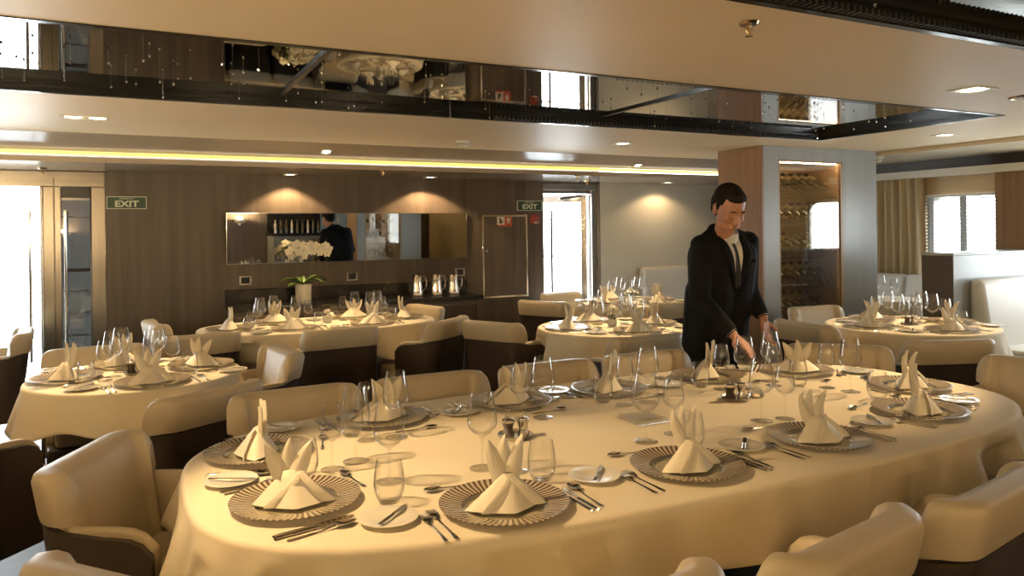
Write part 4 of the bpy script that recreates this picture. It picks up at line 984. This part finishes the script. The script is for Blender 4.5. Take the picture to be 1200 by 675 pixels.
# head, turned down and slightly to its left
TILT = Matrix.Rotation(H(-13), 3, 'Z') @ Matrix.Rotation(H(34), 3, 'X')
def hp(x, y, z): return HD + TILT @ Vector((x, y, z)) * HS
HS = 1.08
def hb(x, y, z, rx, ry, rz, n=18, m=12): b.ball(hp(x, y, z), (rx * HS, ry * HS, rz * HS), n, m, TILT)
hb(0, .018, .035, .074, .094, .088); hb(0, -.018, -.005, .066, .074, .088); hb(0, -.035, -.062, .050, .050, .048); hb(0, -.066, -.094, .025, .021, .020)
for s in (-1, 1):
    hb(s * .034, -.058, -.020, .025, .023, .022); hb(s * .042, -.030, -.07, .022, .034, .026); hb(s * .028, -.074, .026, .023, .014, .0085)
    hb(s * .030, -.070, .007, .0135, .012, .0095); hb(s * .073, .012, -.008, .009, .019, .030); hb(s * .078, .018, .008, .006, .014, .014); hb(s * .011, -.093, -.030, .0085, .011, .0075)
b.capsule(hp(0, -.082, .018), hp(0, -.104, -.022), .0085, .0125); hb(0, -.103, -.026, .0115, .0115, .010)
hb(0, -.085, -.053, .023, .0105, .0052); hb(0, -.083, -.065, .020, .0105, .0062); hb(0, -.076, -.046, .022, .014, .012)
body = remesh(b.build('body', M['skin'], wt), .0042, 3)
# hair, eyebrows, eyelashes
b = MB()
def hb2(x, y, z, rx, ry, rz): b.ball(hp(x, y, z), (rx * HS, ry * HS, rz * HS), 20, 12, TILT)
hb2(0, .031, .050, .0775, .090, .079); hb2(0, .056, .012, .0745, .070, .078); hb2(0, -.026, .090, .054, .044, .033); hb2(0, .06, -.03, .066, .055, .045)
for s in (-1, 1): hb2(s * .061, .008, .055, .0165, .036, .038); hb2(s * .0705, .002, .018, .007, .014, .028)
remesh(b.build('hair', M['hair'], wt), .006, 3)
for s in (-1, 1):
    MB().tube([hp(s * .013, -.0900, .0365), hp(s * .028, -.0890, .0400), hp(s * .043, -.0760, .0345)], [.0026, .0034, .002], 8).build('eyebrow', M['hair'], wt)
    MB().tube([hp(s * .019, -.0822, .0015), hp(s * .030, -.0842, -.002), hp(s * .040, -.0772, .002)], [.0010, .0016, .0010], 6).build('eyelid_line', M['hair'], wt)
MB().tube([hp(-.020, -.0905, -.0592), hp(0, -.0960, -.0585), hp(.020, -.0905, -.0592)], [.0010, .0016, .0010], 6).build('mouth_line', mat('lip_shadow', (.22, .07, .055), .5, noise=((.2, .06, .05), 20, (1, 1, 1))), wt)
# trousers
b = MB()
for sx in (-1, 1):
    k = Vector((sx * .10, -.02, .52)); a = Vector((sx * .11, .04, .06)); b.capsule(Vector((sx * .085, .0, .94)), k, .112, .082); b.capsule(k, a, .082, .066)
b.capsule(Vector((-.06, .01, .98)), Vector((.06, .01, .98)), .125, .125)
remesh(b.build('trousers', M['suit'], wt), .010, 5)
for sx in (-1, 1):
    remesh(MB().capsule((sx * .11, .08, .045), (sx * .115, -.16, .035), .044, .036).box(sx * .112 - .036, sx * .112 + .036, -.17, .10, 0, .02).build('shoe', M['black'], wt), .006, 4)
# jacket
b = MB()
for sx in (-1, 1):
    b.capsule(Vector((sx * .078, -.005, .80)), Vector((sx * .068, -.045, 1.10)), .130, .130); b.capsule(Vector((sx * .072, -.045, 1.10)), CHE + Vector((sx * .08, .005, .03)), .136, .140)
    b.capsule(Vector((sx * .075, .03, .82)), Vector((sx * .07, .01, 1.10)), .128, .118)
b.capsule(CHE + Vector((-.10, .015, .02)), SHR + Vector((.04, .015, -.025)), .125, .082); b.capsule(CHE + Vector((.10, .015, .02)), SHL + Vector((-.04, .015, -.025)), .125, .082)
b.capsule(SHR + Vector((.02, .01, .0)), NKB + Vector((-.055, .035, -.02)), .070, .050); b.capsule(SHL + Vector((-.02, .01, 0)), NKB + Vector((.055, .035, -.02)), .070, .050)
b.capsule(NKB + Vector((-.04, .05, -.0)), NKB + Vector((.04, .05, -.0)), .045, .045)
for s, e, w in ((SHR, ELR, WRR), (SHL, ELL, WRL)):
    d = (w - e).normalized(); b.capsule(s, e, .070, .060); b.capsule(e, w - d * .035, .059, .045)
jk = remesh(b.build('jacket', M['suit'], wt), .009, 6)
# shirt front, collar, tie and lapels laid on the chest
def chest(name, m, poly_rows, off, thick=.003):
    """poly_rows: [(z, [x...])] a sheet projected on to the chest from the front"""
    rows = [[(x, -.6, z) for x in xs] for z, xs in poly_rows]
    o = MB().grid(rows).build(name, m, wt, sharp=80)
    sw = o.modifiers.new('w', 'SHRINKWRAP'); sw.target = jk; sw.wrap_method = 'PROJECT'; sw.use_project_x = False; sw.use_project_y = True; sw.use_project_z = False
    sw.use_positive_direction = True; sw.use_negative_direction = True; sw.offset = off; sw.wrap_mode = 'ABOVE_SURFACE'
    sm = o.modifiers.new('sm', 'SMOOTH'); sm.iterations = 3; sm.factor = .4
    so = o.modifiers.new('t', 'SOLIDIFY'); so.thickness = thick; so.offset = 1
    return o
def lerp(a, b_, t): return a + (b_ - a) * t
n = 14; rows = []
for i in range(n + 1):
    q = i / n; z = lerp(1.462, 1.13, q); w = lerp(.066, .004, q ** 1.1); rows.append((z, [lerp(-w, w, k / 8) - .038 * (1 - q) + .005 for k in range(9)]))
chest('shirt_front', M['shirt'], rows, .003)
rows = []
for i in range(n + 1):
    q = i / n; z = lerp(1.44, 1.135, q); w = (.017 if q < .06 else lerp(.013, .027, q)) if q < .9 else lerp(.027, .006, (q - .9) / .1); rows.append((z, [lerp(-w, w, k / 4) - .038 * (1 - q) + .005 for k in range(5)]))
chest('tie', M['blackmatte'], rows, .009)
for s in (-1, 1):
    rows = []
    for i in range(n + 1):
        q = i / n; z = lerp(1.435, 1.11, q); xin = lerp(.066, .002, q ** 1.1); wid = lerp(.028, .058, q / .35) if q < .35 else (lerp(.058, .046, (q - .35) / .05) if q < .4 else lerp(.046, .004, (q - .4) / .6))
        rows.append((z, [s * lerp(xin - .003, xin + wid, k / 4) - .038 * (1 - q) + .005 for k in range(5)]))
    chest('lapel', M['suit'], rows, .007, .004)
cp = chest('pocket_square', M['suit'], [(1.30, [.085, .11, .135]), (1.29, [.085, .11, .135]), (1.28, [.085, .11, .135])], .006, .003)
# collar band round the neck
nb = NKB + Vector((0, .005, -.005)); ax = (HD - NKB).normalized()
b = MB(); rows = []
for zz, r in ((-.035, .073), (.002, .067), (.016, .064), (.017, .060), (-.01, .062)):
    rows.append([tuple(nb + Vector((r * 1.02 * math.cos(2 * PI * k / 28), r * math.sin(2 * PI * k / 28) + (zz * -.35), zz + .034 * math.sin(2 * PI * k / 28)))) for k in range(28)])
b.grid(rows, closed_u=True); b.build('shirt_collar', M['shirt'], wt, sharp=80)
for w, e in ((WRR, ELR), (WRL, ELL)):
    d = (w - e).normalized(); MB().tube([w - d * .07, w - d * .008], [.036, .034], 20).build('shirt_cuff', M['shirt'], wt)
MB().tube([(.012, -.178, 1.09), (.012, -.190, 1.09)], .009, 12).build('jacket_button', M['black'], wt)

# ------------------------------------------------------------------ daylight and render settings
w = bpy.data.worlds.new('sky'); sc.world = w; w.use_nodes = True
bg = w.node_tree.nodes['Background']; bg.inputs[0].default_value = (.93, .97, 1, 1); bg.inputs[1].default_value = SKY
def portal(x, y, z, rot, sx, sy):
    l = bpy.data.lights.new('sky_portal', 'AREA'); l.shape = 'RECTANGLE'; l.size = sx; l.size_y = sy; l.cycles.is_portal = True
    o = bpy.data.objects.new('sky_portal', l); COL.objects.link(o); o.location = (x, y, z); o.rotation_euler = rot
for y0, y1 in WIN: portal(WX + .12, (y0 + y1) / 2, 1.32, (0, PI / 2, 0), .96, y1 - y0)
portal(-1.1, WY + .15, .95, (-PI / 2, 0, 0), 1.7, 1.9); portal(4.45, WY + .15, .95, (-PI / 2, 0, 0), .76, 1.9); portal(5.25, RY - .15, 1.32, (PI / 2, 0, 0), 1.3, .85)
vs = sc.view_settings; sc.display_settings.display_device = 'sRGB'; vs.view_transform = 'Standard'; vs.look = 'None'; vs.gamma = 1; vs.use_curve_mapping = False; vs.exposure = EXPO
c = sc.cycles; c.max_bounces = 10; c.diffuse_bounces = 4; c.glossy_bounces = 5; c.transmission_bounces = 6; c.transparent_max_bounces = 48; c.caustics_reflective = False; c.caustics_refractive = False
c.sample_clamp_indirect = 4; c.use_denoising = True; c.denoiser = 'OPENIMAGEDENOISE'
